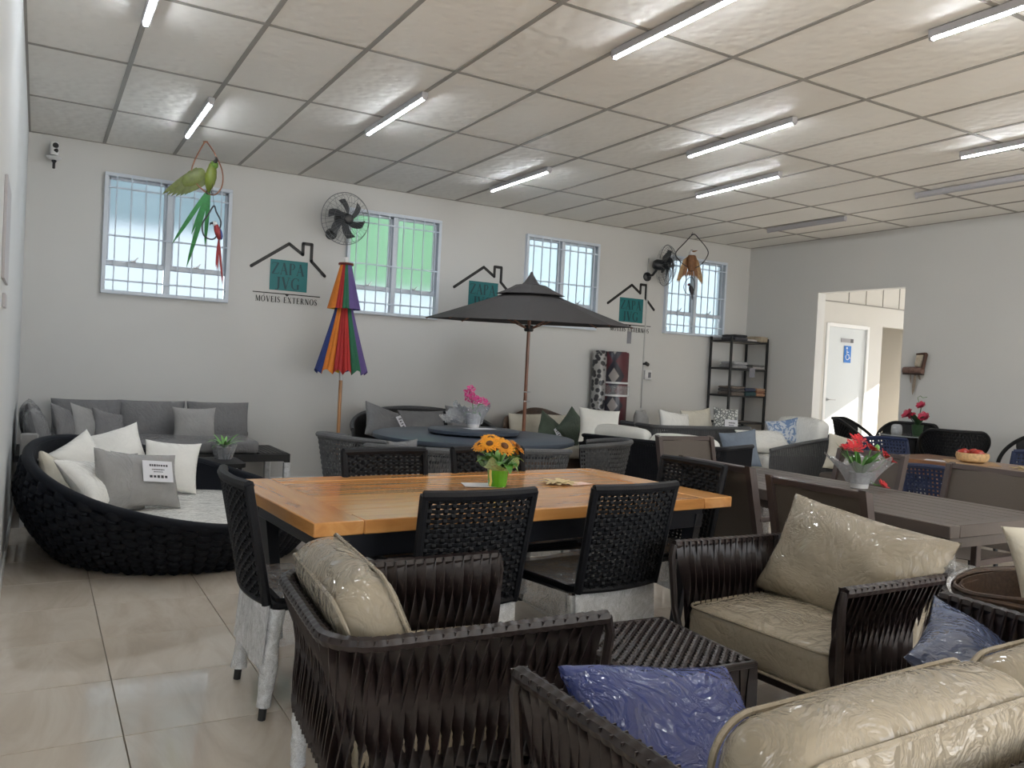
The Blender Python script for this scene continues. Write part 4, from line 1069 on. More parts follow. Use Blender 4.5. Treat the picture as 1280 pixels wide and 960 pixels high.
# ------------------------------------------------------------------ grey corner sofa behind the daybed
cs = E('corner_sofa', 'grey film-wrapped corner sofa along the back left walls', 'sofa', (1.0, 8.38, 0))
def lo(x, y, z): return (x-1.0, y-8.38, z)
P('platform', [box(*lo(1.03, 7.96, 0.40), 2.24, 0.05, 0.07, 0.005), box(*lo(1.03, 8.76, 0.40), 2.24, 0.05, 0.07, 0.005), box(*lo(2.14, 8.36, 0.40), 0.04, 0.80, 0.07, 0.005), box(*lo(0.9, 8.36, 0.385), 2.0, 0.80, 0.02)], M['black'], cs)
for i in range(6):
    P('slat', box(*lo(1.89+0.046*i, 8.36, 0.432), 0.040, 0.76, 0.016, 0.002), M['black'], cs)
for x, y in ((2.13, 7.97), (2.13, 8.74), (0.75, 7.97)):
    P('leg', box(*lo(x, y, 0.19), 0.05, 0.05, 0.38, 0.003), M['black'], cs)
    P('leg_wrap', box(*lo(x, y, 0.19), 0.062, 0.062, 0.33, 0.008), M['foam'], cs)
P('seat_cushion', cushion(1.86, 0.66, 0.13, 0.04, 0.015, 5), M['grey'], cs, lo(0.93, 8.28, 0.50))
for k, xc in enumerate((0.42, 0.985, 1.60)):
    P('back_cushion', pillow(0.60, 0.46, 0.20, 90+k, pinch=0.04), M['grey'], cs, lo(xc, 8.64, 0.66), (-0.20, 0, 0))
P('back_rail', box(*lo(0.93, 8.80, 0.55), 2.0, 0.04, 0.04, 0.004), M['black'], cs)
P('side_platform', [box(*lo(0.20, 7.50, 0.385), 0.62, 0.88, 0.06, 0.005), box(*lo(-0.105, 7.45, 0.52), 0.035, 0.80, 0.05, 0.004)], M['black'], cs)
P('side_leg', box(*lo(-0.05, 7.12, 0.18), 0.05, 0.05, 0.36, 0.003), M['whiteplastic'], cs)
P('side_seat', cushion(0.56, 0.80, 0.13, 0.04, 0.015, 6), M['grey'], cs, lo(0.21, 7.50, 0.48))
P('arm', box(*lo(-0.03, 7.06, 0.56), 0.12, 0.06, 0.30, 0.012), M['midgrey'], cs)
P('back_cushion', pillow(0.62, 0.46, 0.18, 93, pinch=0.04), M['grey'], cs, lo(-0.01, 7.86, 0.68), (-0.20, 0, PI/2))
P('back_cushion', pillow(0.60, 0.40, 0.18, 94, pinch=0.04), M['grey'], cs, lo(0.02, 7.34, 0.68), (-0.25, 0, PI/2))
tp('midgrey', 'square grey film-wrapped pillow leaning on the corner sofa backrest', (1.33, 8.36, 0.67), (-16, 0, 0), 0.40, 0.36, 0.13, 70)
GS = 'small grey pillows at the corner of the grey sofa'
tp('grey', 'leftmost small grey pillow in the corner of grey sofa', (0.24, 7.98, 0.68), (-20, 14, 58), 0.38, 0.36, 0.13, 71, GS)
tp('midgrey', 'second small grey pillow in the corner of grey sofa', (0.40, 8.08, 0.68), (-20, 14, 48), 0.38, 0.36, 0.13, 72, GS)
tp('grey', 'small shiny grey pillow in sofa corner nearest the first back cushion', (0.58, 8.14, 0.66), (-24, 12, 40), 0.36, 0.32, 0.12, 73, GS)

# small black table with the potted plant
ct_ = E('coffee_table', 'small black coffee table with rounded corners behind the daybed', 'table', (1.32, 7.42, 0))
P('top', prism(rounded(0.52, 0.52, 0.07), 0.41, 0.445), M['black'], ct_, angle=30)
for i in (-1, 1):
    for j in (-1, 1):
        P('leg', cyl(i*0.21, j*0.21, 0, 0.41, 0.018, 10), M['black'], ct_)
        P('leg_wrap', lathe2(i*0.21, j*0.21, 0.03, 0.39, 0.028), M['foam'], ct_)
def leafblade(L, w, bend, n=7, fold=0.15):
    t = np.linspace(0, 1, n); wd = w*np.sin(PI*np.clip(t*0.92+0.06, 0, 1))**0.8
    x = L*t*np.cos(bend*t*0.6); z = L*t*np.sin(0.9-bend*t)
    Pm = np.stack([x, np.zeros(n), z], 1)
    V = np.concatenate([Pm+np.stack([0*t, -wd/2, fold*wd], 1), Pm, Pm+np.stack([0*t, wd/2, fold*wd], 1)])
    F = [(i, i+1, n+i+1, n+i) for i in range(n-1)]+[(n+i, n+i+1, 2*n+i+1, 2*n+i) for i in range(n-1)]
    return V, F
pp = E('potted_plant', 'small potted plant with pale grassy leaves on black coffee table', 'plant', (1.45, 7.50, 0.446))
P('pot', lathe([(0, 0), (0.045, 0), (0.06, 0.10), (0.064, 0.105), (0.055, 0.105), (0.05, 0.085), (0, 0.085)], 20), M['whiteplastic'], pp)
for i in range(20):
    P('leaf', leafblade(random.uniform(0.12, 0.19), 0.022, random.uniform(0.2, 1.1)), M['paleleaf' if i % 3 else 'leaf'], pp, (0, 0, 0.09), (0, random.uniform(-0.4, 0.1), i*2.4))
P('gift_film', sheet(lambda u, v: np.stack([(0.062+0.05*v+0.012*np.sin(u*44))*np.cos(u*2*PI), (0.062+0.05*v+0.012*np.sin(u*44))*np.sin(u*2*PI), 0.14*v], 1), 36, 5, 0.001), M['sheer'], pp)

# ------------------------------------------------------------------ parasols
rp_ = E('closed_parasol', 'closed rainbow striped parasol with pale wooden pole by the back wall', 'parasol', (2.74, 8.30, 0))
P('pole', lathe([(0.019, 0.05), (0.019, 1.28), (0.0, 1.28)], 12), M['palepole'], rp_)
P('upper_pole', lathe([(0.022, 1.16), (0.022, 2.44), (0.0, 2.44)], 12), M['whiteplastic'], rp_)
P('base', lathe([(0, 0), (0.22, 0), (0.23, 0.02), (0.22, 0.05), (0.05, 0.07), (0.035, 0.10), (0.03, 0.22), (0, 0.22)], 24), M['black'], rp_)
P('top_cap', lathe([(0, 2.355), (0.075, 2.355), (0.08, 2.365), (0.075, 2.378), (0, 2.385)], 20), pm('dark_red_cap', (0.16, 0.03, 0.025), 0.5, 0.1, 10, 0), rp_)
RC = [('rainbow_blue', (0.022, 0.045, 0.20)), ('rainbow_orange', (0.68, 0.20, 0.022)), ('rainbow_red', (0.36, 0.020, 0.020)), ('rainbow_red2', (0.42, 0.026, 0.022)), ('rainbow_green', (0.015, 0.12, 0.060)), ('rainbow_purple', (0.115, 0.075, 0.24)), ('rainbow_blue2', (0.022, 0.06, 0.24)), ('rainbow_yellow', (0.75, 0.45, 0.03))]
for n_, c in RC: M[n_] = pm(n_, c, 0.75, 0.08, 30, 0.05)
front = -2.05   # direction of the camera from the parasol
order = ['rainbow_blue', 'rainbow_orange', 'rainbow_red', 'rainbow_red2', 'rainbow_green', 'rainbow_purple', 'rainbow_blue2', 'rainbow_yellow']
wid = [0.9, 0.55, 0.40, 0.35, 0.50, 0.95, 1.3, 1.33]
a0 = front-1.62
for n_, w_ in zip(order, wid):
    w_ = w_*2*PI/sum(wid)
    def fold(u, v, a0=a0, w_=w_):
        a = a0+w_*u
        rad = 0.045+0.205*v**1.12+0.022*v*np.abs(np.sin(u*PI*2))
        return np.stack([rad*np.cos(a), rad*np.sin(a), 2.10-0.88*v+0.05*v*np.abs(np.sin(u*PI))], 1)
    P('canopy_panel', sheet(fold, 13, 8, 0.004), M[n_], rp_)
    a0 += w_
a0 = front-1.75
for n_, w_ in zip(['rainbow_orange', 'rainbow_red', 'rainbow_green', 'rainbow_purple', 'rainbow_blue', 'rainbow_yellow'], [1.35, 0.45, 0.45, 1.25, 1.4, 1.4]):
    w_ = w_*2*PI/6.3
    def fold2(u, v, a0=a0, w_=w_):
        a = a0+w_*u
        rad = 0.055+0.105*v+0.012*v*np.abs(np.sin(u*PI*2))
        return np.stack([rad*np.cos(a), rad*np.sin(a), 2.36-0.46*v], 1)
    P('vent_panel', sheet(fold2, 11, 5, 0.004), M[n_], rp_)
    a0 += w_

up = E('open_parasol', 'open charcoal parasol with wooden pole behind round table', 'parasol', (4.58, 7.62, 0.008))
up.rotation_euler = (math.radians(1.9), math.radians(-1.1), 0)
P('pole', lathe([(0.019, 0.06), (0.019, 2.28), (0, 2.28)], 12), M['pole'], up)
P('base', lathe([(0, 0), (0.25, 0), (0.26, 0.02), (0.25, 0.06), (0.05, 0.08), (0.035, 0.12), (0.03, 0.30), (0, 0.30)], 28), M['black'], up)
for zz in (1.02, 1.12): P('pin', xf(lathe([(0, -0.045), (0.008, -0.04), (0.008, 0.04), (0, 0.045)], 8), (0.012, -0.012, zz), (0, PI/2, 0)), M['chrome'], up)
RU, ZA, ZE, NG = 1.12, 2.24, 1.865, 8
A0 = math.radians(14)
M['canopy_seam'] = M['canopy']
for k in range(NG):
    a1, a2 = A0+k*2*PI/NG, A0+(k+1)*2*PI/NG
    def gore(u, v, a1=a1, a2=a2):
        c1 = np.array([math.cos(a1), math.sin(a1)]); c2 = np.array([math.cos(a2), math.sin(a2)])
        d = c1[None]*(1-u[:, None])+c2[None]*u[:, None]
        rad = 0.09+(RU-0.09)*v
        z = ZA-(ZA-ZE)*v**0.92
        return np.stack([rad*d[:, 0], rad*d[:, 1], z], 1)
    P('canopy_panel', sheet(gore, 9, 9, 0.003), M['canopy'], up)
    def gore2(u, v, g=gore):
        p = g(u, 0.0+0.27*v); p[:, 2] += 0.035+0.035*(1-v)**2*1.0; return p
    P('vent_panel', sheet(gore2, 9, 5, 0.003), M['canopy'], up)
    e = np.array([math.cos(a1), math.sin(a1)])
    P('rib', tube([(0.05*e[0], 0.05*e[1], ZA-0.03), (RU*e[0]*0.99, RU*e[1]*0.99, ZE-0.005)], 0.008, 6), M['pole'], up)
    P('strut', tube([(0.03*e[0], 0.03*e[1], 1.80), (0.55*e[0], 0.55*e[1], ZA-0.21)], 0.007, 6), M['pole'], up)
P('finial', lathe([(0.10, 2.27), (0.07, 2.30), (0.045, 2.34), (0.022, 2.375), (0.014, 2.40), (0.0, 2.41)], 14), M['canopy'], up)
P('hub', lathe([(0.04, 1.77), (0.05, 1.78), (0.05, 1.83), (0.04, 1.84)], 14), M['black'], up)
ea = A0-2*PI/NG
P('hang_tag', [box(1.08*math.cos(-0.52), 1.08*math.sin(-0.52), 1.76, 0.055, 0.003, 0.13, 0), box(1.08*math.cos(-0.52), 1.08*math.sin(-0.52), 1.85, 0.003, 0.003, 0.06)], M['greyink'], up, angle=0)

# ------------------------------------------------------------------ loungers and sofas along the back wall
def rope_back(root, W, D, zr, zb, mat, front_drop=0.0, pitch=0.026, r=0.0085, rail=0.022, x0=None, rc=0.16, gap=1.0):
    """low U rail (facing +x) with upright ropes"""
    pts = [(D/2, -W/2)]+[(-D/2+rc-rc*math.sin(a), -W/2+rc-rc*math.cos(a)) for a in np.linspace(0, PI/2, 7)]
    pts += [(-D/2+rc-rc*math.cos(a), W/2-rc+rc*math.sin(a)) for a in np.linspace(0, PI/2, 7)]+[(D/2, W/2)]
    p = np.array(pts); L = np.concatenate([[0], np.cumsum(np.linalg.norm(np.diff(p, axis=0), axis=1))])
    n = int(L[-1]/pitch); s = np.linspace(0, L[-1], n+1)
    q = np.stack([np.interp(s, L, p[:, 0]), np.interp(s, L, p[:, 1])], 1)
    fx = np.clip((q[:, 0]+D/2)/D, 0, 1)
    zt = zr-front_drop*fx**1.3
    P('rail', tube(np.c_[q, zt], rail, 8), mat, root)
    qb = q*np.array([0.94, 0.95])
    P('lower_rail', tube(np.c_[qb, np.full(n+1, zb)], rail*0.8, 8), mat, root)
    P('ropes', [strand(np.array([(*q[i], zt[i]), (*((q[i]+qb[i])/2*1.015), (zt[i]+zb)/2), (*qb[i], zb)]), np.array([(1.0, 0, 0)]*3), np.array([(0, 1.0, 0)]*3), 2*r, 2*r, 6) for i in range(n+1)], mat, root, kind='stuff')
    for i in (-1, 1):
        for j in (-1, 1):
            P('leg', tube([(i*(D/2-0.10)*0.94, j*(W/2-0.10)*0.94, zb), (i*(D/2-0.08), j*(W/2-0.08), 0)], [0.022, 0.015], 8), M['black'], root)
    P('seat_board', box(0.0, 0, zb+0.01, D*0.86, W*0.88, 0.03, 0.005), mat, root)

# grey woven loveseat behind the round table
gl = E('woven_loveseat', 'dark grey woven loveseat with curved back behind the round table', 'sofa', (3.72, 8.28, 0), math.radians(-90))
def curved(u, v):
    a = PI+(u-0.5)*2*1.50
    z = 0.38+(0.16+0.33*np.clip(np.cos((u-0.5)*2*1.35), 0, 1)**0.7)*v
    return np.stack([0.10+0.52*np.cos(a), 0.86*np.sin(a)*(0.95+0.05*v), z], 1)
P('woven_back', weave(curved, 60, 11, 0.016, 0.024, 0.006, 0.009, v=(0.04, 0.94)), M['greyrope'], gl, kind='stuff')
u = np.linspace(0, 1, 40)
P('rim', tube(curved(u, np.full(40, 1.0)), 0.022, 8), M['greyrope'], gl)
P('seat_base', box(0.10, 0, 0.28, 0.72, 1.62, 0.16, 0.05), M['greyrope'], gl)
P('seat_cushion', cushion(0.66, 1.46, 0.14, 0.05, 0.02, 7), M['grey'], gl, (0.14, 0, 0.43))
P('back_lining', sheet(lambda u, v: curved(u, v)*np.array([0.97, 0.97, 1]), 30, 4, 0.004), M['black'], gl)
for i in (-1, 1):
    for j in (-1, 1): P('leg', cyl(0.1+i*0.28, j*0.70, 0, 0.21, 0.02, 10, 0.026), M['black'], gl)
GL = 'pillows on the grey woven loveseat'
q1 = tp('grey', 'grey pillow tilted over left end of the woven loveseat, with price strip', (3.18, 8.15, 0.72), (-30, 18, 10), 0.48, 0.40, 0.15, 101, GL)
price(q1, (0.17, -0.085, 0.03), (0, -0.6, 0), 0.075, 0.17, [(0.05, 0.03, 0.018), (0.02, 0.03, 0.018), (-0.01, 0.03, 0.018), (-0.04, 0.03, 0.018)])
tp('grey', 'long grey pillow lying in the left half of the woven loveseat', (3.66, 8.22, 0.70), (-24, 0, 2), 0.56, 0.36, 0.15, 102, GL)
tp('grey', 'dark grey pillow at right half of the woven loveseat, behind the orchid', (4.20, 8.30, 0.72), (-16, 0, -6), 0.44, 0.42, 0.15, 103, GL)
tp('bluegrey', 'pale blue-grey film-wrapped pillow lying low in front, left of the orchid', (3.98, 8.02, 0.62), (-60, 0, 0), 0.48, 0.24, 0.11, 104, GL)

# brown wicker sofa with cream cushions and green pillows
ws = E('wicker_sofa', 'brown wicker sofa with cream cushions right of the parasol pole', 'sofa', (5.36, 8.36, 0), math.radians(-96))
def wcurve(u, v):
    a = PI+(u-0.5)*2*1.45
    z = 0.36+(0.22+0.28*np.clip(np.cos((u-0.5)*2*1.3), 0, 1)**0.8+0.03*np.cos(2*PI*(u*2))*(np.abs(u-0.5) < 0.28))*v
    return np.stack([0.12+0.46*np.cos(a), 0.60*np.sin(a), z], 1)
P('wicker_back', weave(wcurve, 46, 10, 0.012, 0.022, 0.006, 0.009, v=(0.04, 0.94)), M['wicker'], ws, kind='stuff')
u = np.linspace(0, 1, 50)
P('rim', [tube(wcurve(u, np.full(50, 1.0))+np.array([0, 0, dz]), 0.016, 8) for dz in (0, -0.03)], M['wicker'], ws)
P('back_lining', sheet(lambda u, v: wcurve(u, v)*np.array([0.97, 0.97, 1]), 30, 4, 0.004), M['wicker'], ws)
P('seat_base', box(0.12, 0, 0.26, 0.66, 1.12, 0.20, 0.05), M['wicker'], ws)
P('seat_cushion', cushion(0.60, 1.02, 0.14, 0.05, 0.02, 17), M['cream'], ws, (0.16, 0, 0.43))
for i in (-1, 1):
    for j in (-1, 1): P('leg', cyl(0.12+i*0.26, j*0.48, 0, 0.18, 0.022, 10), M['wicker'], ws)
P('back_cushion', pillow(0.46, 0.36, 0.14, 111, pinch=0.05), M['cream'], ws, (-0.13, -0.23, 0.66), (-0.2, 0, PI/2))
P('back_cushion', pillow(0.46, 0.36, 0.14, 112, pinch=0.05), M['cream'], ws, (-0.13, 0.23, 0.66), (-0.2, 0, PI/2))
tp('green', 'dark green pillow on its corner, right of wicker sofa', (5.50, 8.02, 0.70), (-14, 44, -6), 0.38, 0.38, 0.13, 113, 'green pillows on the wicker sofa')
g2 = tp('green', 'dark green pillow with white price card in middle of wicker sofa', (5.20, 8.06, 0.68), (-26, 32, 6), 0.36, 0.34, 0.13, 114, 'green pillows on the wicker sofa')
price(g2, (0.06, -0.078, -0.03), (0, -0.95, 0), 0.085, 0.12, [(0.02, 0.05, 0.012), (0.0, 0.04, 0.008), (-0.025, 0.05, 0.014)])

# black rope sofa seen from behind with white cushions
bs = E('rope_sofa', 'long black rope sofa seen from behind with white cushion tops', 'sofa', (5.86, 6.86, 0), math.radians(21))
rope_back(bs, 1.72, 0.80, 0.68, 0.16, M['blackrope'], pitch=0.020, r=0.009, rail=0.024)
P('back_panel', xf(box(0, 0, 0.40, 0.02, 1.50, 0.46), (-0.33, 0, 0)), M['black'], bs, angle=0)
P('side_panel', [box(-0.02, s*0.78, 0.38, 0.66, 0.02, 0.42) for s in (-1, 1)], M['black'], bs, angle=0)
P('seat_cushion', cushion(0.70, 1.52, 0.16, 0.05, 0.02, 27), M['whiteback'], bs, (0.05, 0, 0.36))
for k, (y, h, z) in enumerate(((-0.39, 0.36, 0.575), (0.39, 0.38, 0.60))):
    P('back_cushion', cushion(0.17, 0.76, h, 0.07, 0.03, 28+k), M['whiteback'], bs, (-0.22, y, z), (0, -0.10, 0))
tp('whiteback', 'white pillow standing tall at the far end of long black sofa', (5.44, 7.42, 0.78), (-16, 4, -14), 0.50, 0.40, 0.16, 120)

# dark grey rope sofa with white cushions near the back wall
ds = E('rope_sofa', 'dark grey rope sofa with pale cushions in front of conduit and shelf', 'sofa', (7.22, 7.95, 0), math.radians(86))
rope_back(ds, 1.50, 0.80, 0.76, 0.18, M['greyrope'], pitch=0.022, r=0.009, rail=0.026)
P('back_panel', box(-0.33, 0, 0.44, 0.02, 1.28, 0.54), M['black'], ds, angle=0)
P('side_panel', [box(-0.02, s*0.68, 0.42, 0.66, 0.02, 0.50) for s in (-1, 1)], M['black'], ds, angle=0)
P('seat_cushion', cushion(0.68, 1.30, 0.16, 0.05, 0.02, 37), M['whiteback'], ds, (0.05, 0, 0.38))
GD = 'pale pillows on the dark grey rope sofa'
tp('white', 'glossy white film-wrapped pillow at left on the dark grey rope sofa', (6.92, 7.86, 0.77), (-14, 6, 4), 0.52, 0.34, 0.16, 121, GD)
tp('cream', 'beige pillow in the middle of dark grey rope sofa', (7.36, 7.92, 0.78), (-14, -6, -6), 0.46, 0.40, 0.15, 122, GD)
tp('midgrey', 'small rolled pale grey pillow at far left end of dark grey sofa', (6.58, 8.10, 0.80), (-10, 0, 30), 0.30, 0.28, 0.16, 123, GD)
M['patterned'] = None
def patterned():
    m, t, b = nt('black_white_print_in_film')
    v = coords(t, 'Object')
    w = t.nodes.new('ShaderNodeTexVoronoi'); w.inputs['Scale'].default_value = 26; w.feature = 'DISTANCE_TO_EDGE'
    t.links.new(v, w.inputs['Vector'])
    n = noise(t, v, 14, 4)
    ad = t.nodes.new('ShaderNodeMath'); ad.operation = 'MULTIPLY'; t.links.new(w.outputs['Distance'], ad.inputs[0]); t.links.new(n, ad.inputs[1])
    t.links.new(ramp(t, ad.outputs[0], [(0.04, (0.12, 0.13, 0.13)), (0.10, (0.62, 0.63, 0.60))]), b.inputs['Base Color'])
    b.inputs['Roughness'].default_value = 0.6; b.inputs['Coat Weight'].default_value = 0.6; b.inputs['Coat Roughness'].default_value = 0.1
    return m
M['patterned'] = patterned()
p4 = tp('patterned', 'black and white patterned pillow with price sheet on grey rope sofa', (7.64, 7.72, 0.84), (-8, 3, -14), 0.36, 0.34, 0.13, 124, GD)
price(p4, (0.04, -0.075, -0.06), (0, 0, 0), 0.19, 0.15, [(0.035, 0.08, 0.015), (0.005, 0.07, 0.012), (-0.035, 0.11, 0.02)])

# rope armchair with white cushions and blue pillows
ra = E('rope_armchair', 'large dark rope armchair with white cushions left of the corridor opening', 'armchair', (7.74, 6.92, 0), math.radians(168))
rope_back(ra, 1.05, 0.98, 0.76, 0.18, M['greyrope'], front_drop=0.16, pitch=0.024, r=0.0085, rail=0.024)
P('side_panel', [box(0.10, s*0.44, 0.36, 0.62, 0.02, 0.34) for s in (-1, 1)], M['navyrope'], ra, angle=0)
P('seat_cushion', cushion(0.80, 0.86, 0.18, 0.06, 0.02, 47), M['white'], ra, (0.06, 0, 0.42))
P('back_cushion', cushion(0.18, 0.84, 0.44, 0.08, 0.03, 48), M['white'], ra, (-0.30, 0, 0.72), (0, -0.16, 0))
tp('white', 'white film-wrapped pillow lying on seat of the large rope armchair', (7.50, 6.92, 0.66), (-58, 0, -20), 0.62, 0.42, 0.14, 131)
def blueprint():
    m, t, b = nt('blue_print_pillow')
    v = coords(t, 'Object')
    n = noise(t, v, 13, 3, 0.5, 2.2)
    t.links.new(ramp(t, n, [(0.44, (0.14, 0.23, 0.42)), (0.52, (0.55, 0.60, 0.66))]), b.inputs['Base Color'])
    b.inputs['Roughness'].default_value = 0.6; b.inputs['Coat Weight'].default_value = 0.5; b.inputs['Coat Roughness'].default_value = 0.1
    return m
M['blueprint'] = blueprint()
tp('blueprint', 'blue and white printed pillow on backrest of large rope armchair', (7.86, 6.96, 0.76), (-16, -10, -34), 0.40, 0.34, 0.12, 132)
tp('bluegrey', 'pale blue-grey pillow hanging over the front of large rope armchair', (6.98, 6.80, 0.58), (-24, -10, -40), 0.42, 0.46, 0.12, 133)

# low taupe sofa with a cream and a navy pillow
ls = E('low_armchair', 'low taupe armchair with cream and navy pillows before the corridor opening', 'armchair', (7.74, 5.80, 0), math.radians(178))
P('base_frame', box(0, 0, 0.20, 0.58, 0.64, 0.10, 0.02), M['taupe_frame'], ls)
P('back_frame', box(-0.26, 0, 0.42, 0.06, 0.64, 0.44, 0.02), M['taupe_frame'], ls)
for i in (-1, 1):
    for j in (-1, 1): P('leg', box(i*0.24, j*0.26, 0.08, 0.05, 0.05, 0.16, 0.004), M['taupe_frame'], ls)
P('seat_cushion', cushion(0.52, 0.60, 0.16, 0.05, 0.02, 57), M['sling'], ls, (0.03, 0, 0.33))
tp('cream', 'cream pillow standing against navy pillow on the low taupe armchair', (7.62, 5.86, 0.62), (-14, 10, -40), 0.46, 0.40, 0.13, 141)
tp('denim', 'narrow navy blue pillow in front of the cream pillow on taupe armchair', (7.55, 5.66, 0.58), (-8, 4, -70), 0.32, 0.36, 0.12, 142)

# ------------------------------------------------------------------ rattan chairs, bistro table and blue chairs at the right
def rattan_chair(label, loc, rz, hb=0.96):
    r = E('rattan_chair', label, 'chair', loc, rz, 'black rattan armchairs along the right wall')
    A = 2.2
    def f(u, v):
        a = PI+(u-0.5)*2*A
        s = np.abs(2*u-1)
        zt = hb-0.30*np.clip((s-0.35)/0.65, 0, 1)**1.4
        rad = 0.235+0.07*v**1.5
        return np.stack([rad*np.cos(a)*1.05, rad*np.sin(a)*1.04, 0.48+(zt-0.48)*v], 1)
    P('rattan_weave', weave(f, 46, 14, 0.012, 0.020, 0.004, 0.007, u=(0.2, 0.8), v=(0.04, 0.94)), M['rattan'], r, kind='stuff')
    P('back_lining', sheet(lambda u, v: f(u, v)*np.array([0.975, 0.975, 1]), 24, 6, 0.004, u=(0.2, 0.8)), M['rattan'], r)
    u = np.linspace(0, 1, 40)
    P('arm_rim', tube(f(u, np.full(40, 1.0)), 0.020, 8), M['rattan'], r)
    for uu in (0.0, 1.0):
        e = f(np.array([uu]), np.array([1.0]))[0]; g = f(np.array([uu]), np.array([0.0]))[0]
        P('arm_support', tube([e, e+(0.06, 0, -0.05), (e[0]+0.07, e[1]*0.98, 0.55), (g[0]+0.03, g[1], 0.44)], 0.016, 8), M['rattan'], r)
    P('seat', lathe([(0, 0.43), (0.25, 0.43), (0.265, 0.45), (0.25, 0.475), (0, 0.48)], 28), M['rattan'], r)
    for i in (-1, 1):
        for j in (-1, 1): P('leg', tube([(i*0.18, j*0.18, 0.44), (i*0.22, j*0.22, 0)], 0.015, 8), M['rattan'], r)
    return r
rc_ = rattan_chair('black rattan armchair in profile against the sunlit corridor door', (8.74, 6.56, 0), math.radians(-62))
again(rc_, 'black rattan armchair behind the small glass table with roses', (8.74, 5.94, 0), math.radians(195))
again(rc_, 'black rattan armchair seen from behind, right of the rose vase', (8.30, 5.10, 0), math.radians(38))
again(rc_, 'black rattan armchair with curved arm at right edge of photo', (8.60, 4.44, 0), math.radians(165))

bt = E('bistro_table', 'small round glass-topped table holding the rose vase by right wall', 'table', (8.42, 5.66, 0))
M['glass'] = pm('smoked_glass', (0.30, 0.33, 0.34), 0.08, 0.03, 5, 0.0, coat=1.0)
P('glass_top', lathe([(0, 0.845), (0.33, 0.845), (0.335, 0.85), (0.33, 0.857), (0, 0.857)], 40), M['glass'], bt)
P('ring', tube([(0.30*math.cos(a), 0.30*math.sin(a), 0.83) for a in np.linspace(0, 2*PI, 33)[:-1]], 0.014, 8, closed=True), M['rattan'], bt)
for k in range(4):
    a = k*PI/2+0.4
    P('leg', tube([(0.29*math.cos(a), 0.29*math.sin(a), 0.83), (0.12*math.cos(a), 0.12*math.sin(a), 0.45), (0.27*math.cos(a), 0.27*math.sin(a), 0)], 0.014, 8), M['rattan'], bt)

def blue_chair(label, loc, rz):
    r = E('blue_chair', label, 'chair', loc, rz, 'navy blue woven chairs at brown wooden table')
    def f(u, v): return np.stack([-0.22-0.09*v-0.03*(1-(2*u-1)**2), (u-0.5)*0.54, 0.46+(0.42+0.02*np.sin(PI*u))*v], 1)
    P('woven_back', weave(f, 16, 12, 0.020, 0.022, 0.004, 0.008, u=(0.04, 0.96), v=(0.05, 0.96)), M['bluerope'], r, kind='stuff')
    P('back_frame', [tube(f(np.linspace(0, 1, 16), np.full(16, 1.0)), 0.022, 8), tube(f(np.full(8, 0.0), np.linspace(0, 1, 8)), 0.018, 8), tube(f(np.full(8, 1.0), np.linspace(0, 1, 8)), 0.018, 8)], M['bluerope'], r)
    P('seat', box(0.0, 0, 0.44, 0.46, 0.50, 0.05, 0.02), M['bluerope'], r)
    for i in (-1, 1):
        for j in (-1, 1): P('leg', tube([(i*0.19, j*0.20, 0.43), (i*0.20, j*0.22, 0)], 0.016, 8), M['black'], r)
    return r
bch = blue_chair('navy blue woven chair at the far end of brown wooden table', (7.62, 5.16, 0), math.radians(-98))
bch.scale = (1, 1.2, 0.94)
again(bch, 'navy blue woven chair beyond brown wooden table at right edge of photo', (7.70, 4.02, 0), math.radians(178))
again(bch, 'navy blue woven chair at near side of brown wooden table, by sling chairs', (6.35, 3.85, 0), math.radians(5)).scale = (1, 1.05, 0.86)

t2 = E('dining_table', 'brown wooden dining table at right with the apple bowl on it', 'table', (6.98, 3.90, 0))
for i in range(6):
    P('plank', box(-0.30+0.12*i, 0, 0.735, 0.117, 1.70, 0.05, 0.003), M['brownwood'], t2)
P('apron', [box(s*0.28, 0, 0.67, 0.03, 1.4, 0.08) for s in (-1, 1)]+[box(0, s*0.70, 0.67, 0.56, 0.03, 0.08) for s in (-1, 1)], M['brownwood'], t2, angle=0)
for i in (-1, 1):
    for j in (-1, 1): P('leg', box(i*0.28, j*0.72, 0.355, 0.07, 0.07, 0.71, 0.004), M['brownwood'], t2)

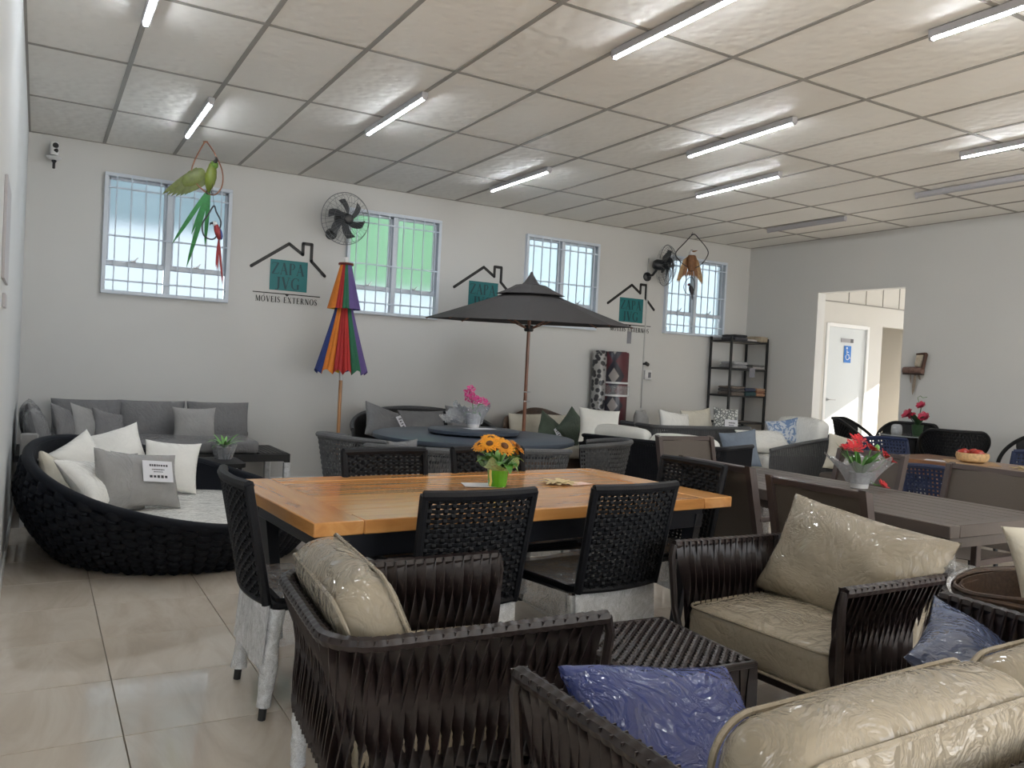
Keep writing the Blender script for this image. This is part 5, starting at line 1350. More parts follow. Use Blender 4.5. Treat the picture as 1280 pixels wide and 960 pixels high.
# ------------------------------------------------------------------ rolled rugs, shelf with folded fabrics
def rugmat(kind):
    m, t, b = nt(kind)
    g = t.nodes.new('ShaderNodeTexCoord'); sx = t.nodes.new('ShaderNodeSeparateXYZ'); t.links.new(g.outputs['Object'], sx.inputs[0])
    def mth(op, a, b_=None):
        n_ = t.nodes.new('ShaderNodeMath'); n_.operation = op
        for i, q in enumerate((a, b_)):
            if q is None: continue
            if isinstance(q, (int, float)): n_.inputs[i].default_value = q
            else: t.links.new(q, n_.inputs[i])
        return n_.outputs[0]
    z = sx.outputs['Z']
    ang = mth('ARCTAN2', sx.outputs['Y'], sx.outputs['X'])
    if kind == 'red_rug':
        w = mth('ABSOLUTE', mth('SUBTRACT', mth('FRACT', mth('MULTIPLY', z, 2.6)), 0.5))      # lozenges down the roll
        e = mth('ABSOLUTE', mth('ADD', ang, 2.35))
        d = mth('ADD', mth('MULTIPLY', w, 1.6), e)
        col = ramp(t, d, [(0.40, (0.30, 0.27, 0.26)), (0.47, (0.012, 0.012, 0.022)), (0.85, (0.016, 0.014, 0.026)), (0.95, (0.085, 0.010, 0.018))])
        c2 = t.nodes.new('ShaderNodeMix'); c2.data_type = 'RGBA'
    else:
        v = t.nodes.new('ShaderNodeTexVoronoi'); v.inputs['Scale'].default_value = 16; t.links.new(g.outputs['Object'], v.inputs['Vector'])
        col = ramp(t, v.outputs['Distance'], [(0.42, (0.016, 0.016, 0.020)), (0.55, (0.34, 0.33, 0.32))])
    for n_ in list(t.nodes):
        if n_.bl_idname == 'ShaderNodeMix' and not n_.outputs[2].is_linked: t.nodes.remove(n_)
    t.links.new(col, b.inputs['Base Color'])
    b.inputs['Roughness'].default_value = 0.7; b.inputs['Coat Weight'].default_value = 0.5; b.inputs['Coat Roughness'].default_value = 0.15
    return m
def roll(r, h, label, loc, mat, tilt):
    R = E('rolled_rug', label, 'rug', loc, 0, 'rolled rugs standing against the back wall')
    P('roll', lathe([(0, 0), (r, 0.0), (r*1.02, 0.02), (r, h*0.5), (r*1.02, h-0.02), (r*0.98, h), (0, h)], 28), mat, R)
    sp = [(0.9*r*(k/40)*math.cos(k*0.6), 0.9*r*(k/40)*math.sin(k*0.6), h+0.002) for k in range(3, 41)]
    P('spiral_edge', tube(sp, 0.006, 5), mat, R)
    return R
roll(0.095, 1.66, 'tall black and white rolled rug at left of the wine red one', (6.36, 8.74, 0), rugmat('black_white_rug'), 0)
rr_ = roll(0.165, 1.655, 'wine red and black rolled rug in film against the back wall', (6.58, 8.68, 0), rugmat('red_rug'), 0)
P('label_band', [lathe([(0.171, 1.10), (0.173, 1.16), (0.171, 1.22)], 28), box(0.17, -0.06, 1.15, 0.05, 0.003, 0.14)], M['film'], rr_)
for zz in (1.08, 1.245): P('tape', lathe([(0.172, zz), (0.173, zz+0.012), (0.172, zz+0.024)], 28), M['whiteplastic'], rr_)

sh = E('metal_shelf', 'black open metal shelf unit in the right back corner', 'shelf', (8.70, 8.60, 0))
HX, HY, HZ = 0.35, 0.20, 1.98
for i in (-1, 1):
    for j in (-1, 1): P('post', box(i*HX, j*HY, HZ/2, 0.03, 0.03, HZ, 0.003), M['black'], sh)
for z in (0.40, 0.78, 1.16, 1.54, 1.93):
    P('shelf_board', box(0, 0, z-0.012, 2*HX, 2*HY, 0.018, 0.002), pm('shelf_board', (0.30, 0.26, 0.22), 0.5, 0.1, 10, 0) if z == 0.40 else bpy.data.materials['shelf_board'], sh)
    P('shelf_rail', [box(0, s*HY, z-0.012, 2*HX, 0.022, 0.028) for s in (-1, 1)]+[box(s*HX, 0, z-0.012, 0.022, 2*HY, 0.028) for s in (-1, 1)], M['black'], sh, angle=0)
fold_mats = {}
def folded(c, loc, w, d, h, label, rz=0.0):
    key = 'folded_'+''.join('%02d' % int(x*99) for x in c)
    if key not in fold_mats: fold_mats[key] = pm(key, c, 0.85, 0.25, 30, 0.2)
    g = cushion(w, d, h, min(h*0.45, 0.02), 0.004, len(fold_mats), 6, 0.003)
    return T('folded_cloth', g, fold_mats[key], label, 'cloth', (loc[0], loc[1], loc[2]+h/2), (0, 0, rz), 'folded fabrics on the metal shelf')
SB = lambda z: z-0.003
folded((0.05, 0.05, 0.06), (8.50, 8.50, SB(1.93)), 0.26, 0.28, 0.05, 'dark folded cloth at left on top of metal shelf')
folded((0.03, 0.03, 0.035), (8.50, 8.50, SB(1.98)), 0.24, 0.26, 0.03, 'thin black cloth lying over dark folded cloth atop the shelf')
folded((0.45, 0.42, 0.40), (8.74, 8.52, SB(1.93)), 0.20, 0.26, 0.03, 'pale thin folded cloth at middle of the shelf top')
folded((0.36, 0.30, 0.22), (8.93, 8.52, SB(1.93)), 0.20, 0.30, 0.08, 'crumpled tan cloth at right on top of metal shelf', 0.2)
folded((0.22, 0.22, 0.23), (8.52, 8.52, SB(1.54)), 0.28, 0.28, 0.05, 'grey folded cloth at left of the second shelf level, lower')
folded((0.34, 0.34, 0.35), (8.54, 8.52, SB(1.59)), 0.27, 0.27, 0.045, 'pale grey folded cloth topmost at left of second shelf level')
folded((0.30, 0.29, 0.28), (8.90, 8.52, SB(1.54)), 0.25, 0.26, 0.035, 'grey folded cloth at right of the second shelf level, lower')
folded((0.12, 0.12, 0.115), (8.90, 8.52, SB(1.575)), 0.24, 0.25, 0.03, 'dark folded cloth topmost at right of second shelf level')
folded((0.10, 0.085, 0.075), (8.49, 8.50, SB(1.16)), 0.26, 0.28, 0.05, 'dark brown folded cloth lowest at left of third shelf level')
folded((0.07, 0.065, 0.065), (8.49, 8.50, SB(1.21)), 0.26, 0.28, 0.045, 'blackish folded cloth in middle at left of third shelf level')
folded((0.16, 0.13, 0.11), (8.49, 8.50, SB(1.255)), 0.25, 0.27, 0.03, 'brown folded cloth topmost at left of third shelf level')
folded((0.02, 0.05, 0.055), (8.74, 8.50, SB(1.16)), 0.22, 0.28, 0.06, 'dark teal folded cloth lower in middle of third shelf level')
folded((0.03, 0.035, 0.06), (8.74, 8.50, SB(1.22)), 0.21, 0.27, 0.05, 'dark navy folded cloth topmost in middle of third shelf level')
folded((0.36, 0.20, 0.12), (8.94, 8.50, SB(1.16)), 0.17, 0.28, 0.04, 'orange brown folded cloth lowest at right of third shelf level')
folded((0.26, 0.13, 0.08), (8.94, 8.50, SB(1.20)), 0.17, 0.28, 0.035, 'rust folded cloth in middle at right of third shelf level')
folded((0.40, 0.25, 0.16), (8.94, 8.50, SB(1.235)), 0.17, 0.27, 0.035, 'light brown folded cloth topmost at right of third shelf level')
hc = T('price_card', box(0, 0, 0, 0.11, 0.004, 0.13, 0.001), M['greyink'], 'small grey price card hanging at middle of the metal shelf', 'card', (8.76, 8.385, 1.485), angle=0)
# ------------------------------------------------------------------ wall fans
def wall_fan(label, loc, yaw, pitch, roll=0.0):
    r = E('wall_fan', label, 'fan', loc, yaw, 'black oscillating fans on the back wall')
    # local: wall behind at +y; rotor axis towards -y, tilted by pitch
    P('wall_plate', xf(lathe([(0, 0), (0.062, 0.0), (0.062, 0.02), (0.03, 0.035), (0, 0.035)], 20), (0, 0.0, 0), (PI/2, 0, 0)), M['fanblack'], r)
    P('arm', tube([(0, -0.02, 0), (0.02, -0.10, 0.02), (0.05, -0.14, 0.09)], 0.017, 8), M['fanblack'], r)
    hd = P('motor', [lathe([(0, -0.10), (0.05, -0.095), (0.072, -0.06), (0.072, 0.02), (0.055, 0.05), (0, 0.055)], 22)], M['fanblack'], r, (0.06, -0.20, 0.15), (PI/2+pitch, 0, roll))
    P('hub', lathe([(0, 0.055), (0.05, 0.06), (0.062, 0.09), (0.055, 0.13), (0.03, 0.145), (0, 0.148)], 22), M['fanblack'], hd)
    for k in range(6):
        a = k*PI/3+0.35
        def bl(u, v, a=a):
            rad = 0.055+0.155*v; an = a+(u-0.5)*(0.75-0.35*v)+0.55*v
            return np.stack([rad*np.cos(an), rad*np.sin(an), 0.10+0.05*(u-0.5)*(1.1-0.5*v)], 1)
        P('blade', sheet(bl, 5, 7, 0.003), M['blade'], hd)
    R = 0.275
    wires = []
    n = 36
    for k in range(n):
        a = 2*PI*k/n
        pts = [(q*math.cos(a+tw), q*math.sin(a+tw), z) for q, z, tw in ((0.06, 0.175, 0), (0.13, 0.178, 0.06), (0.22, 0.155, 0.12), (0.265, 0.11, 0.14), (R, 0.075, 0.15))]
        wires.append(tube(pts, 0.0016, 4, caps=False))
        if k % 2 == 0:
            pts = [(q*math.cos(a), q*math.sin(a), z) for q, z in ((0.06, -0.005), (0.16, -0.01), (0.25, 0.03), (R, 0.075))]
            wires.append(tube(pts, 0.0016, 4, caps=False))
    P('guard_wires', wires, M['fangrey'], hd, kind='stuff')
    rings = [tube([(q*math.cos(a), q*math.sin(a), z) for a in np.linspace(0, 2*PI, 49)[:-1]], rr, 6, closed=True) for q, z, rr in ((R, 0.075, 0.0045), (0.25, 0.128, 0.0022), (0.17, 0.17, 0.002))]
    P('guard_rings', rings, M['fangrey'], hd)
    P('front_badge', lathe([(0, 0.172), (0.045, 0.172), (0.048, 0.18), (0.03, 0.186), (0, 0.187)], 20), M['fanblack'], hd)
wall_fan('black wall fan facing the room left of the second window', (2.74, YB, 2.745), 0.0, 0.12, 0.10)
wall_fan('black wall fan turned sideways left of the rightmost window', (7.17, YB, 2.72), 0.0, 0.0, 1.22)

# ------------------------------------------------------------------ hanging birds
def feather(p0, p1, w, nrm, t=0.004, pointed=True, n=8):
    p0, p1, nrm = np.array(p0, float), np.array(p1, float), np.array(nrm, float)
    d = p1-p0; d /= np.linalg.norm(d); s = np.cross(d, nrm); s /= np.linalg.norm(s); m_ = np.cross(s, d)
    tt = np.linspace(0, 1, n)
    wd = w*np.clip(np.sin(PI*(0.12+0.88*tt))**0.6, 0.05, 1) if pointed else w*np.clip(1-tt**4, 0.06, 1)
    Pp = p0+(p1-p0)*tt[:, None]
    return strand(Pp, np.repeat(s[None], n, 0), np.repeat(m_[None], n, 0), wd, t, 6)
def hoop(pts, n=60):
    p = np.array(pts, float); k = len(p); t = np.linspace(0, k, n, endpoint=False); out = []
    for x in t:
        i = int(x); f = x-i; a, b_, c, d_ = (p[(i+o) % k] for o in (-1, 0, 1, 2))
        out.append(0.5*((2*b_)+(-a+c)*f+(2*a-5*b_+4*c-d_)*f*f+(-a+3*b_-3*c+d_)*f**3))
    return np.array(out)
M['macaw_green'] = pm('macaw_green', (0.10, 0.20, 0.020), 0.5, 0.3, 25, 0.1)
M['macaw_olive'] = pm('macaw_olive', (0.085, 0.105, 0.014), 0.5, 0.3, 25, 0.1, jit=0.12)
M['macaw_yellow'] = pm('macaw_yellow_green', (0.13, 0.165, 0.016), 0.5, 0.2, 25, 0.1)
M['tail_green'] = pm('tail_green', (0.012, 0.16, 0.028), 0.45, 0.25, 25, 0.1)
M['hoop_wood'] = pm('hoop_brown', (0.24, 0.10, 0.055), 0.55, 0.2, 30, 0.1)
M['hoop_dark'] = pm('hoop_dark', (0.035, 0.030, 0.035), 0.55, 0.2, 30, 0.1)
mac = E('hanging_macaw', 'big carved green macaw with long tail hanging in a wooden hoop', 'ornament', (1.29, 8.10, 2.934), math.radians(-8))
mac.scale = (0.72, 0.72, 0.72)
# local x right, z up, seen from -y
P('hoop', tube(hoop([(-0.02, 0, 0.545), (-0.10, 0, 0.38), (-0.165, 0, 0.18), (-0.14, 0, 0.04), (0.00, 0, -0.09), (0.12, 0, -0.12), (0.205, 0, 0.00), (0.20, 0, 0.20), (0.10, 0, 0.41), (0.0, 0, 0.545)]), 0.009, 8, closed=True), M['hoop_wood'], mac)
P('hanger', [tube([(-0.045, 0, 0.535), (0.01, 0, 0.55)], 0.012, 8), tube([(-0.01, 0, 0.548), (-0.01, 0, 0.552)], 0.008, 6)], M['hoop_wood'], mac)
body = P('body', xf(lathe([(0, -0.20), (0.03, -0.17), (0.062, -0.08), (0.072, 0.0), (0.062, 0.08), (0.05, 0.12), (0.048, 0.15), (0.03, 0.19), (0, 0.20)], 20, 1, 0.9), (0.065, -0.02, 0.10), (0, 0.12, 0)), M['macaw_yellow'], mac)
P('head', ico(0.052, 2, (0.10, -0.03, 0.255), (1, 0.9, 1.1)), M['macaw_green'], mac)
P('beak', tube([(0.105, -0.05, 0.285), (0.125, -0.075, 0.32), (0.118, -0.085, 0.345), (0.10, -0.08, 0.335)], [0.028, 0.020, 0.012, 0.004], 8), M['black'], mac)
for s in (-1, 1): P('eye', ico(0.008, 1, (0.10+s*0.043, -0.055, 0.27)), M['black'], mac)
wp = [(-0.33+0.055*k, -0.13-0.0*k+0.008*k*k-0.02) for k in range(7)]
for k in range(9):
    f = k/8
    tip = (-0.50+0.42*f, 0.012*(k % 2), -0.19+0.13*f-0.06*math.sin(PI*f)); root_ = (-0.10+0.12*f, 0.012*(k % 2), 0.19-0.10*f)
    P('wing_feather', feather(root_, tip, 0.075, (0, 1, 0.1), 0.006), M['macaw_olive'], mac)
P('wing', xf(ico(0.10, 2, (0, 0, 0), (1.75, 0.16, 0.95)), (-0.14, 0.0, 0.07), (0, -0.70, 0)), M['macaw_olive'], mac)
for tip, w_ in (((-0.36, 0.0, -0.80), 0.060), ((-0.18, -0.01, -1.09), 0.066), ((0.03, 0.0, -0.80), 0.056), ((-0.14, 0.01, -0.66), 0.05)):
    P('tail_feather', feather((0.055, 0, -0.05), tip, w_, (0, 1, 0), 0.006), M['tail_green'], mac)
for s in (-1, 1): P('foot', tube([(0.05+s*0.03, -0.02, -0.08), (0.06+s*0.03, -0.02, -0.12), (0.06+s*0.03, 0.015, -0.125)], 0.008, 6), M['black'], mac)

mc2 = E('hanging_macaw', 'small red and blue macaw in a dark hoop below the green macaw', 'ornament', (1.36, 8.00, 2.73-0.33*0.77), math.radians(-8))
mc2.scale = (0.77, 0.77, 0.77)
P('hoop', tube(hoop([(0.0, 0, 0.33), (-0.06, 0, 0.22), (-0.12, 0, 0.10), (-0.10, 0, -0.03), (-0.03, 0, -0.07), (0.03, 0, -0.05), (0.07, 0, 0.05), (0.085, 0, 0.15), (0.03, 0, 0.26)]), 0.009, 8, closed=True), M['hoop_dark'], mc2)
P('cord', tube([(0, 0, 0.33), (-0.03, 0.06, 0.62)], 0.003, 5), M['hoop_dark'], mc2)
M['macaw_red'] = pm('macaw_red', (0.26, 0.020, 0.022), 0.5, 0.3, 25, 0.1)
M['macaw_blue'] = pm('macaw_blue', (0.035, 0.075, 0.24), 0.5, 0.3, 25, 0.1)
P('body', xf(lathe([(0, -0.11), (0.02, -0.09), (0.034, -0.03), (0.036, 0.02), (0.026, 0.07), (0, 0.10)], 14), (0.05, -0.02, 0.03), (0, -0.25, 0)), M['macaw_red'], mc2)
P('head', ico(0.030, 2, (0.015, -0.03, 0.115), (1, 0.9, 1)), M['whiteplastic'], mc2)
P('beak', tube([(-0.005, -0.045, 0.118), (-0.032, -0.05, 0.11), (-0.038, -0.05, 0.085)], [0.016, 0.011, 0.003], 8), M['black'], mc2)
P('wing', xf(ico(0.07, 2, (0, 0, 0), (0.42, 0.25, 1.0)), (0.085, -0.01, 0.0), (0, -0.25, 0)), M['macaw_blue'], mc2)
for tip in ((0.065, 0, -0.44), (0.125, 0, -0.48), (0.14, 0, -0.62), (0.05, 0, -0.40)):
    P('tail_feather', feather((0.07, 0, -0.06), tip, 0.028, (0, 1, 0), 0.004), M['macaw_red'], mc2)

M['bird_brown'] = pm('bird_brown', (0.24, 0.105, 0.040), 0.6, 0.35, 30, 0.15, jit=0.2)
M['bird_tan'] = pm('bird_tan', (0.36, 0.22, 0.10), 0.6, 0.35, 30, 0.15, jit=0.2)
owl = E('hanging_bird', 'brown carved bird with drooping wings hanging in a vine hoop', 'ornament', (7.57, 8.45, 3.30-0.53*0.70), math.radians(-24))
owl.scale = (0.70, 0.70, 0.70)
P('cord', tube([(0, 0, 0.53), (0, 0, 0.573)], 0.004, 5), M['hoop_dark'], owl)
P('hoop', tube(hoop([(0.02, 0, 0.53), (-0.14, 0, 0.36), (-0.30, 0, 0.17), (-0.28, 0, 0.07), (-0.12, 0, -0.07), (0.05, 0, -0.12), (0.22, 0, -0.02), (0.33, 0, 0.16), (0.30, 0, 0.28), (0.14, 0, 0.45)]), 0.010, 8, closed=True), M['hoop_dark'], owl)
P('hanger', tube([(-0.02, 0, 0.525), (0.04, 0, 0.535)], 0.013, 8), M['hoop_dark'], owl)
P('body', xf(lathe([(0, -0.24), (0.06, -0.22), (0.09, -0.10), (0.10, 0.0), (0.075, 0.07), (0, 0.10)], 18, 1, 0.8), (0.01, -0.02, 0.05)), M['bird_brown'], owl)
P('head', ico(0.055, 2, (0.0, -0.03, 0.165), (1, 0.9, 1.1)), M['whiteplastic'], owl)
P('beak', tube([(0.0, -0.06, 0.19), (0.05, -0.09, 0.20), (0.09, -0.09, 0.215)], [0.018, 0.012, 0.003], 8), M['bird_brown'], owl)
P('crest', ico(0.03, 1, (0.0, -0.02, 0.215), (1, 1, 0.7)), M['black'], owl)
for s in (-1, 1):
    for k in range(7):
        f = k/6
        P('wing_feather', feather((s*(0.06+0.07*f), 0.0, 0.10-0.06*f), (s*(0.10+0.16*f), 0.0, -0.30-0.10*f+0.03*math.sin(k)), 0.055, (0, 1, 0.1), 0.006), M['bird_tan' if k > 2 else 'bird_brown'], owl)
for k in range(4):
    P('tail_feather', feather((-0.03+0.02*k, 0, -0.15), (-0.06+0.04*k, 0, -0.28), 0.04, (0, 1, 0), 0.006), M['bird_brown'], owl)
ow2 = E('hanging_bird', 'tiny dark bird in a thin wire hoop below the brown bird', 'ornament', (7.53, 8.40, 2.60), math.radians(-24))
ow2.scale = (0.72, 0.72, 0.72)
P('hoop', tube(hoop([(0.02, 0, 0.17), (-0.07, 0, 0.10), (-0.115, 0, -0.02), (-0.07, 0, -0.13), (0.03, 0, -0.16), (0.09, 0, -0.06), (0.085, 0, 0.07)]), 0.006, 6, closed=True), M['hoop_dark'], ow2)
P('cord', tube([(0.02, 0, 0.17), (0.03, 0.03, 0.42)], 0.003, 5), M['hoop_dark'], ow2)
P('body', xf(lathe([(0, -0.10), (0.03, -0.07), (0.045, 0), (0.035, 0.06), (0, 0.09)], 14), (0.03, -0.01, -0.07), (0, -0.3, 0)), M['hoop_dark'], ow2)
P('head', ico(0.028, 2, (-0.02, -0.02, 0.02)), M['hoop_dark'], ow2)
P('beak', tube([(-0.035, -0.03, 0.025), (-0.065, -0.035, 0.01)], [0.012, 0.003], 6), M['rosepetal'], ow2)
P('tail', feather((0.05, 0, -0.13), (0.06, 0, -0.26), 0.03, (0, 1, 0), 0.006), M['hoop_dark'], ow2)

# driftwood bird house figure on the right wall
wb = E('wall_ornament', 'small carved wooden figure on a log hung beside the corridor opening', 'ornament', (XR-0.05, 6.09, 1.60), math.radians(90))
P('log', xf(lathe([(0, -0.125), (0.04, -0.12), (0.045, 0.0), (0.042, 0.12), (0, 0.125)], 14), (0.02, 0, -0.01), (0, PI/2, 0)), pm('log_brown', (0.17, 0.10, 0.08), 0.7, 0.5, 25, 0.3), wb)
P('bark_edge', box(0.02, 0.0, -0.05, 0.25, 0.07, 0.02, 0.008), pm('bark_dark', (0.035, 0.02, 0.016), 0.8, 0.4, 25, 0.3), wb)
P('figure', [xf(box(0, 0, 0, 0.10, 0.05, 0.16, 0.02), (-0.05, 0, 0.11), (0, -0.2, 0))], pm('figure_pale', (0.46, 0.40, 0.31), 0.7, 0.25, 20, 0.2), wb)
P('figure_back', [xf(box(0, 0, 0, 0.025, 0.055, 0.19, 0.008), (-0.115, 0, 0.10), (0, -0.2, 0)), xf(box(0, 0, 0, 0.12, 0.055, 0.022, 0.008), (-0.075, 0, 0.19), (0, 0.1, 0))], pm('figure_dark', (0.09, 0.045, 0.03), 0.7, 0.4, 20, 0.2), wb)
P('tail', [feather((0.0, -0.01, -0.06), (0.02, -0.01, -0.30), 0.045, (0, 1, 0), 0.008), feather((0.06, -0.01, -0.06), (0.05, -0.01, -0.16), 0.02, (0, 1, 0), 0.006), feather((-0.04, -0.01, -0.06), (-0.07, -0.01, -0.12), 0.03, (0, 1, 0), 0.006)], pm('twine_tan', (0.30, 0.24, 0.19), 0.8, 0.3, 20, 0.2), wb)

# ------------------------------------------------------------------ flowers and things on the tables
def bloom(n, r, w, layers=2, cup=0.3, seed=0):
    rr = random.Random(seed); out = []
    for L in range(layers):
        for k in range(n):
            a = 2*PI*(k+0.5*L)/n+rr.uniform(-.08, .08); q = r*(1-0.22*L)*rr.uniform(0.9, 1.08)
            t = np.linspace(0, 1, 5); wd = w*np.array([0.35, 0.85, 1.0, 0.7, 0.12])
            x = 0.12*r+(q-0.12*r)*t; z = cup*q*t**1.5+0.008*L-0.10*q*t**4
            c, s = math.cos(a), math.sin(a)
            Pp = np.stack([x*c, x*s, z], 1)
            V = np.concatenate([Pp+np.outer(wd/2, (-s, c, 0.25)), Pp, Pp+np.outer(wd/2, (s, -c, 0.25))])
            out.append((V, [(i, i+1, 6+i-1+0, 5+i) for i in range(4)]+[(5+i, 6+i, 11+i, 10+i) for i in range(4)]))
    return out
sf = E('sunflower_pot', 'bunch of artificial sunflowers in bright green foil pot on wooden table', 'plant', (2.06, 3.66, 0.761))
P('pot', lathe([(0, 0), (0.043, 0), (0.047, 0.01), (0.055, 0.095), (0.058, 0.10), (0.050, 0.10), (0.046, 0.08), (0, 0.08)], 36, wob=lambda a: 1+0.035*np.sin(a*12)), M['greenpot'], sf)
def frill(u, v):
    a = u*2*PI
    rad = 0.056+0.045*v+0.012*v*np.sin(5*a); z = 0.085+0.045*v*(1+0.6*np.sin(5*a+1))
    return np.stack([rad*np.cos(a), rad*np.sin(a), z], 1)
P('tulle_frill', sheet(frill, 48, 5, 0.001), clear_wrap('green_tulle', (0.45, 0.75, 0.35), 0.5, 180), sf)
P('ribbon', [tube([(-0.052, -0.015, 0.09), (-0.06, -0.03, 0.06), (-0.055, -0.03, 0.03), (-0.062, -0.032, 0.004)], 0.006, 6)], M['ribbon'], sf)
for k, (x, y, z, tx, ty, s) in enumerate([(-0.075, -0.035, 0.215, -0.5, -0.65, 1.0), (-0.005, -0.055, 0.205, 0.05, -0.9, 1.15), (0.09, -0.02, 0.20, 0.75, -0.5, 0.95), (-0.035, 0.03, 0.235, -0.1, -0.35, 1.0), (0.035, 0.03, 0.225, 0.2, -0.2, 0.95), (-0.10, 0.01, 0.205, -0.8, -0.3, 0.9), (0.095, 0.03, 0.185, 0.9, -0.1, 0.85)]):
    q = Vector((tx, ty, 1.0)).normalized().to_track_quat('Z', 'Y').to_euler()
    f = P('flower', bloom(15, 0.058*s, 0.022*s, 2, 0.15, k), M['sunpetal'], sf, (x, y, z), q)
    P('flower_eye', ico(0.019*s, 2, (0, 0, 0.012), (1, 1, 0.45)), M['suneye'], f)
    P('stem', tube([(0.02*x, 0.02*y, 0.08), (x*0.6, y*0.6, 0.14), (x, y, z)], 0.004, 5), M['leaf'], sf)
for k in range(14):
    a = k*2.4; L = random.uniform(0.09, 0.13)
    P('leaf', leafblade(L, 0.062, 0.5+0.5*(k % 3)/2), M['paleleaf' if k % 2 else 'leaf'], sf, (0.02*math.cos(a), 0.02*math.sin(a), 0.095+0.006*(k % 5)), (0, 0.15*(k % 3)-0.1, a))
sheet1 = T('price_sheet', box(0, 0, 0, 0.20, 0.14, 0.0012), M['paper'], 'white price sheet lying under the sunflower pot', 'paper', (2.0, 3.71, 0.7612), (0, 0, -0.3), angle=0)
# raffia star placemat
def star(n, r, w):
    out = []
    for k in range(n):
        a = 2*PI*k/n; c, s = math.cos(a), math.sin(a); q = r*(0.82+0.18*((k*7) % 3)/2)
        p_ = np.array([(0.15*r*c, 0.15*r*s, 0.002), (0.6*r*c, 0.6*r*s, 0.005+0.004*((k*5) % 4)), (q*c, q*s, 0.001+0.008*((k*3) % 2))])
        out.append(strand(p_, np.array([(-s, c, 0)]*3), np.array([(0, 0, 1.0)]*3), [w, w, w*0.25], 0.003, 6))
    return out
M['raffia'] = pm('pale_raffia', (0.62, 0.50, 0.27), 0.7, 0.25, 40, 0.2)
T('placemat', star(18, 0.115, 0.032), M['raffia'], 'pale star-shaped raffia mat lying on the honey wooden table', 'mat', (2.46, 3.70, 0.761), group='raffia star mats on tables')
T('price_sheet', box(0, 0, 0, 0.14, 0.09, 0.0012), pm('pink_paper', (0.80, 0.58, 0.50), 0.6, 0.02, 10, 0), 'pinkish paper slip under the raffia mat on honey table', 'paper', (2.56, 3.66, 0.7609), (0, 0, 0.2), angle=0)

def gift_wrap(r0, r1, h, seed, n=48):
    rr = np.random.default_rng(seed); ph = rr.uniform(0, 6.28, 4)
    def f(u, v):
        a = u*2*PI; wv = 0.5*np.sin(3*a+ph[0])+0.3*np.sin(7*a+ph[1])+0.25*np.sin(13*a+ph[2])
        rad = r0+(r1-r0)*v**1.6*(1+0.35*wv)+0.003*np.sin(17*a+ph[3])
        return np.stack([rad*np.cos(a), rad*np.sin(a), 0.002+h*v*(1+0.25*wv*v)], 1)
    return sheet(f, n, 7, 0.001)
# red flowers in clear film on the taupe table
rf = E('red_flower_pot', 'red artificial lilies in clear gift film on taupe slatted table', 'plant', (4.34, 3.24, 0.751))
P('pot', lathe([(0, 0), (0.05, 0), (0.062, 0.09), (0.065, 0.095), (0.055, 0.095), (0, 0.08)], 24), M['whiteplastic'], rf)
P('gift_film', gift_wrap(0.068, 0.19, 0.17, 3), M['sheer'], rf)
for k, (x, y, z, s, pale) in enumerate([(-0.105, -0.03, 0.26, 1.0, 0), (-0.03, 0.01, 0.30, 0.9, 0), (0.10, 0.01, 0.25, 0.95, 0), (0.15, -0.06, 0.20, 1.1, 0), (0.07, -0.10, 0.045, 0.7, 0), (-0.07, 0.05, 0.245, 0.8, 0)]):
    q = Vector((x*4, y*4-0.5, 1.0)).normalized().to_track_quat('Z', 'Y').to_euler()
    P('flower', bloom(6, 0.065*s, 0.035*s, 2, 0.55, 40+k), M['redpetal'], rf, (x, y, z-0.02), q)
    P('stem', tube([(x*0.15, y*0.15, 0.08), (x*0.7, y*0.7, z*0.6), (x, y, z-0.02)], 0.004, 5), M['leaf'], rf)
for k in range(16):
    a = k*2.4
    P('leaf', leafblade(random.uniform(0.13, 0.19), 0.024, random.uniform(0.0, 0.5)), M['leaf'], rf, (0.02*math.cos(a), 0.02*math.sin(a), 0.08), (0, -0.35, a))
P('bud', [ico(0.016, 1, (0.12, -0.02, 0.245), (1, 1, 1.4)), ico(0.014, 1, (0.20, -0.05, 0.18), (1, 1, 1.4))], M['paleleaf'], rf)

# pink orchid on the turning tray
orc = E('orchid_pot', 'pink artificial orchid in clear film pot on the round table tray', 'plant', (3.62, 6.96, 0.791))
P('pot', lathe([(0, 0), (0.055, 0), (0.075, 0.13), (0.078, 0.135), (0.066, 0.135), (0, 0.12)], 24), M['whiteplastic'], orc)
P('gift_film', gift_wrap(0.08, 0.16, 0.20, 9), M['sheer'], orc)
P('film_tail', xf(gift_wrap(0.03, 0.11, 0.16, 12), (-0.12, -0.02, 0.05), (0, -1.0, 0.2)), M['sheer'], orc)
for k, (x, y, z) in enumerate([(-0.045, 0, 0.36), (-0.07, 0.0, 0.32), (-0.03, -0.02, 0.29), (0.03, 0, 0.26), (0.09, 0.0, 0.25), (0.13, 0.01, 0.23), (0.0, 0.0, 0.25), (-0.055, 0.02, 0.27)]):
    P('flower', bloom(5, 0.052, 0.046, 1, 0.35, 70+k), M['pinkpetal'], orc, (x, y, z), Vector((x*3, -1.0, 0.7)).to_track_quat('Z', 'Y').to_euler())
P('stem', [tube([(0, 0, 0.12), (-0.02, 0, 0.24), (-0.06, 0, 0.35)], 0.004, 5), tube([(0, 0, 0.12), (0.05, 0, 0.22), (0.12, 0, 0.23)], 0.004, 5)], M['leaf'], orc)
for k in range(3): P('leaf', leafblade(0.12, 0.04, 1.0), M['leaf'], orc, (0, 0, 0.12), (0, 0, 1+2*k))
T('price_sheet', box(0, 0, 0, 0.28, 0.16, 0.0012), M['paper'], 'white price sheet lying on the turning tray below the orchid', 'paper', (3.62, 6.82, 0.7908), (0, 0, 0.15), angle=0)

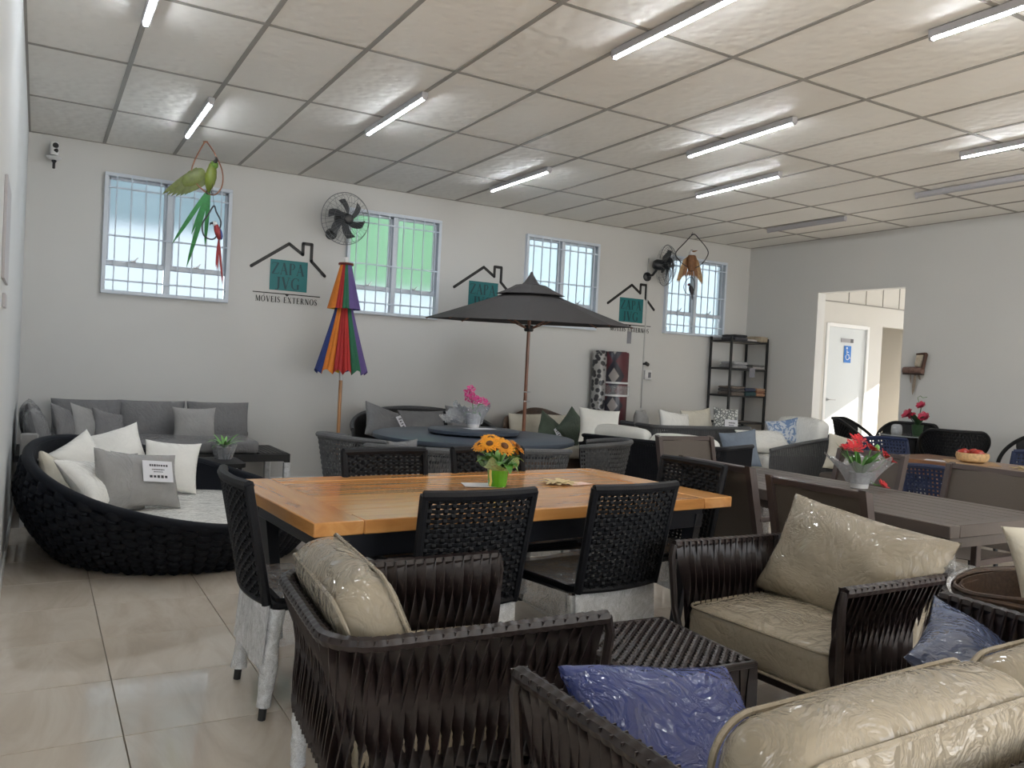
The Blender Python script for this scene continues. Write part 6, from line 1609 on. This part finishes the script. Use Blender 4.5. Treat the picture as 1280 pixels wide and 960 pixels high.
# rose vase on the bistro table
rv = E('rose_vase', 'vase of deep pink artificial roses on the small glass-topped table', 'plant', (8.40, 5.58, 0.858))
P('vase', lathe([(0, 0), (0.045, 0), (0.055, 0.05), (0.06, 0.11), (0.063, 0.12), (0.05, 0.12), (0, 0.10)], 20), M['darkleaf'], rv)
for k, (x, z, y, s) in enumerate([(-0.115, 0.215, 0.0, 1.15), (0.07, 0.20, 0.02, 1.0), (0.03, 0.325, 0.0, 0.8), (-0.06, 0.20, -0.02, 0.8)]):
    # local x runs along the wall as seen (towards -y in the room)
    P('rose', bloom(7, 0.068*s, 0.06*s, 3, 0.6, 90+k), M['rosepetal'], rv, (0, -x, z), Vector((-1.0, -x*4, 0.9)).to_track_quat('Z', 'Y').to_euler())
    P('stem', tube([(0, 0, 0.1), (0, -x*0.5, z*0.7), (0, -x, z)], 0.005, 5), M['darkleaf'], rv)
for k in range(12):
    P('leaf', leafblade(random.uniform(0.12, 0.2), 0.05, 0.4), M['darkleaf'], rv, (0, 0, 0.10), (0, -0.4, k*2.4))
P('tendril', tube([(0, -0.01, 0.33), (0.0, 0.02, 0.42), (0, -0.01, 0.44), (0, -0.04, 0.42), (0, -0.09, 0.43)], 0.003, 5), M['leaf'], rv)
T('glass_jar', [lathe([(0, 0), (0.05, 0), (0.06, 0.03), (0.055, 0.09), (0.035, 0.115), (0.03, 0.11), (0.05, 0.085), (0.054, 0.03), (0, 0.008)], 20)], M['sheer'], 'small clear glass jar left of the rose vase on glass table', 'jar', (8.24, 5.72, 0.858))

# apple bowl, cloth mat, papers on the brown table
M['clothmat'] = pm('tan_cloth_mat', (0.45, 0.30, 0.17), 0.85, 0.15, 60, 0.2)
T('placemat', [xf(prism(rounded(0.40, 0.40, 0.05), 0, 0.004), rot=(0, 0, 0.7))], M['clothmat'], 'tan square cloth mat under the apple bowl', 'mat', (6.94, 4.10, 0.7605), angle=30)
ab = E('apple_bowl', 'round woven bowl of red apples on tan mat', 'bowl', (6.92, 4.08, 0.765))
P('bowl', lathe([(0, 0), (0.07, 0), (0.115, 0.02), (0.13, 0.055), (0.125, 0.085), (0.115, 0.085), (0.115, 0.05), (0.0, 0.02)], 28), pm('bowl_straw', (0.60, 0.40, 0.20), 0.6, 0.3, 40, 0.2), ab)
M['apple'] = pm('apple_red', (0.40, 0.030, 0.018), 0.35, 0.35, 8, 0.0, coat=0.3)
for k, (a, lab) in enumerate(((2.2, 'red apple at the left in the round woven bowl'), (4.4, 'red apple at the front right of the woven bowl'), (0.3, 'red apple at the back of the woven bowl'))):
    T('apple', lathe([(0, 0.012), (0.025, 0.0), (0.05, 0.03), (0.052, 0.055), (0.03, 0.078), (0.01, 0.074), (0, 0.068)], 16), M['apple'], lab, 'apple', (6.92+0.058*math.cos(a), 4.08+0.058*math.sin(a), 0.80), (random.uniform(-.3, .3), random.uniform(-.3, .3), a), 'red apples in the bowl')
T('price_sheet', box(0, 0, 0, 0.10, 0.16, 0.0012), M['paper'], 'white price sheet left of the apple bowl on the brown table', 'paper', (6.75, 4.30, 0.761), (0, 0, 0.4), angle=0)
T('placemat', star(16, 0.13, 0.036), M['raffia'], 'pale star-shaped raffia mat on brown table at the right photo edge', 'mat', (6.98, 3.66, 0.761), group='raffia star mats on tables')
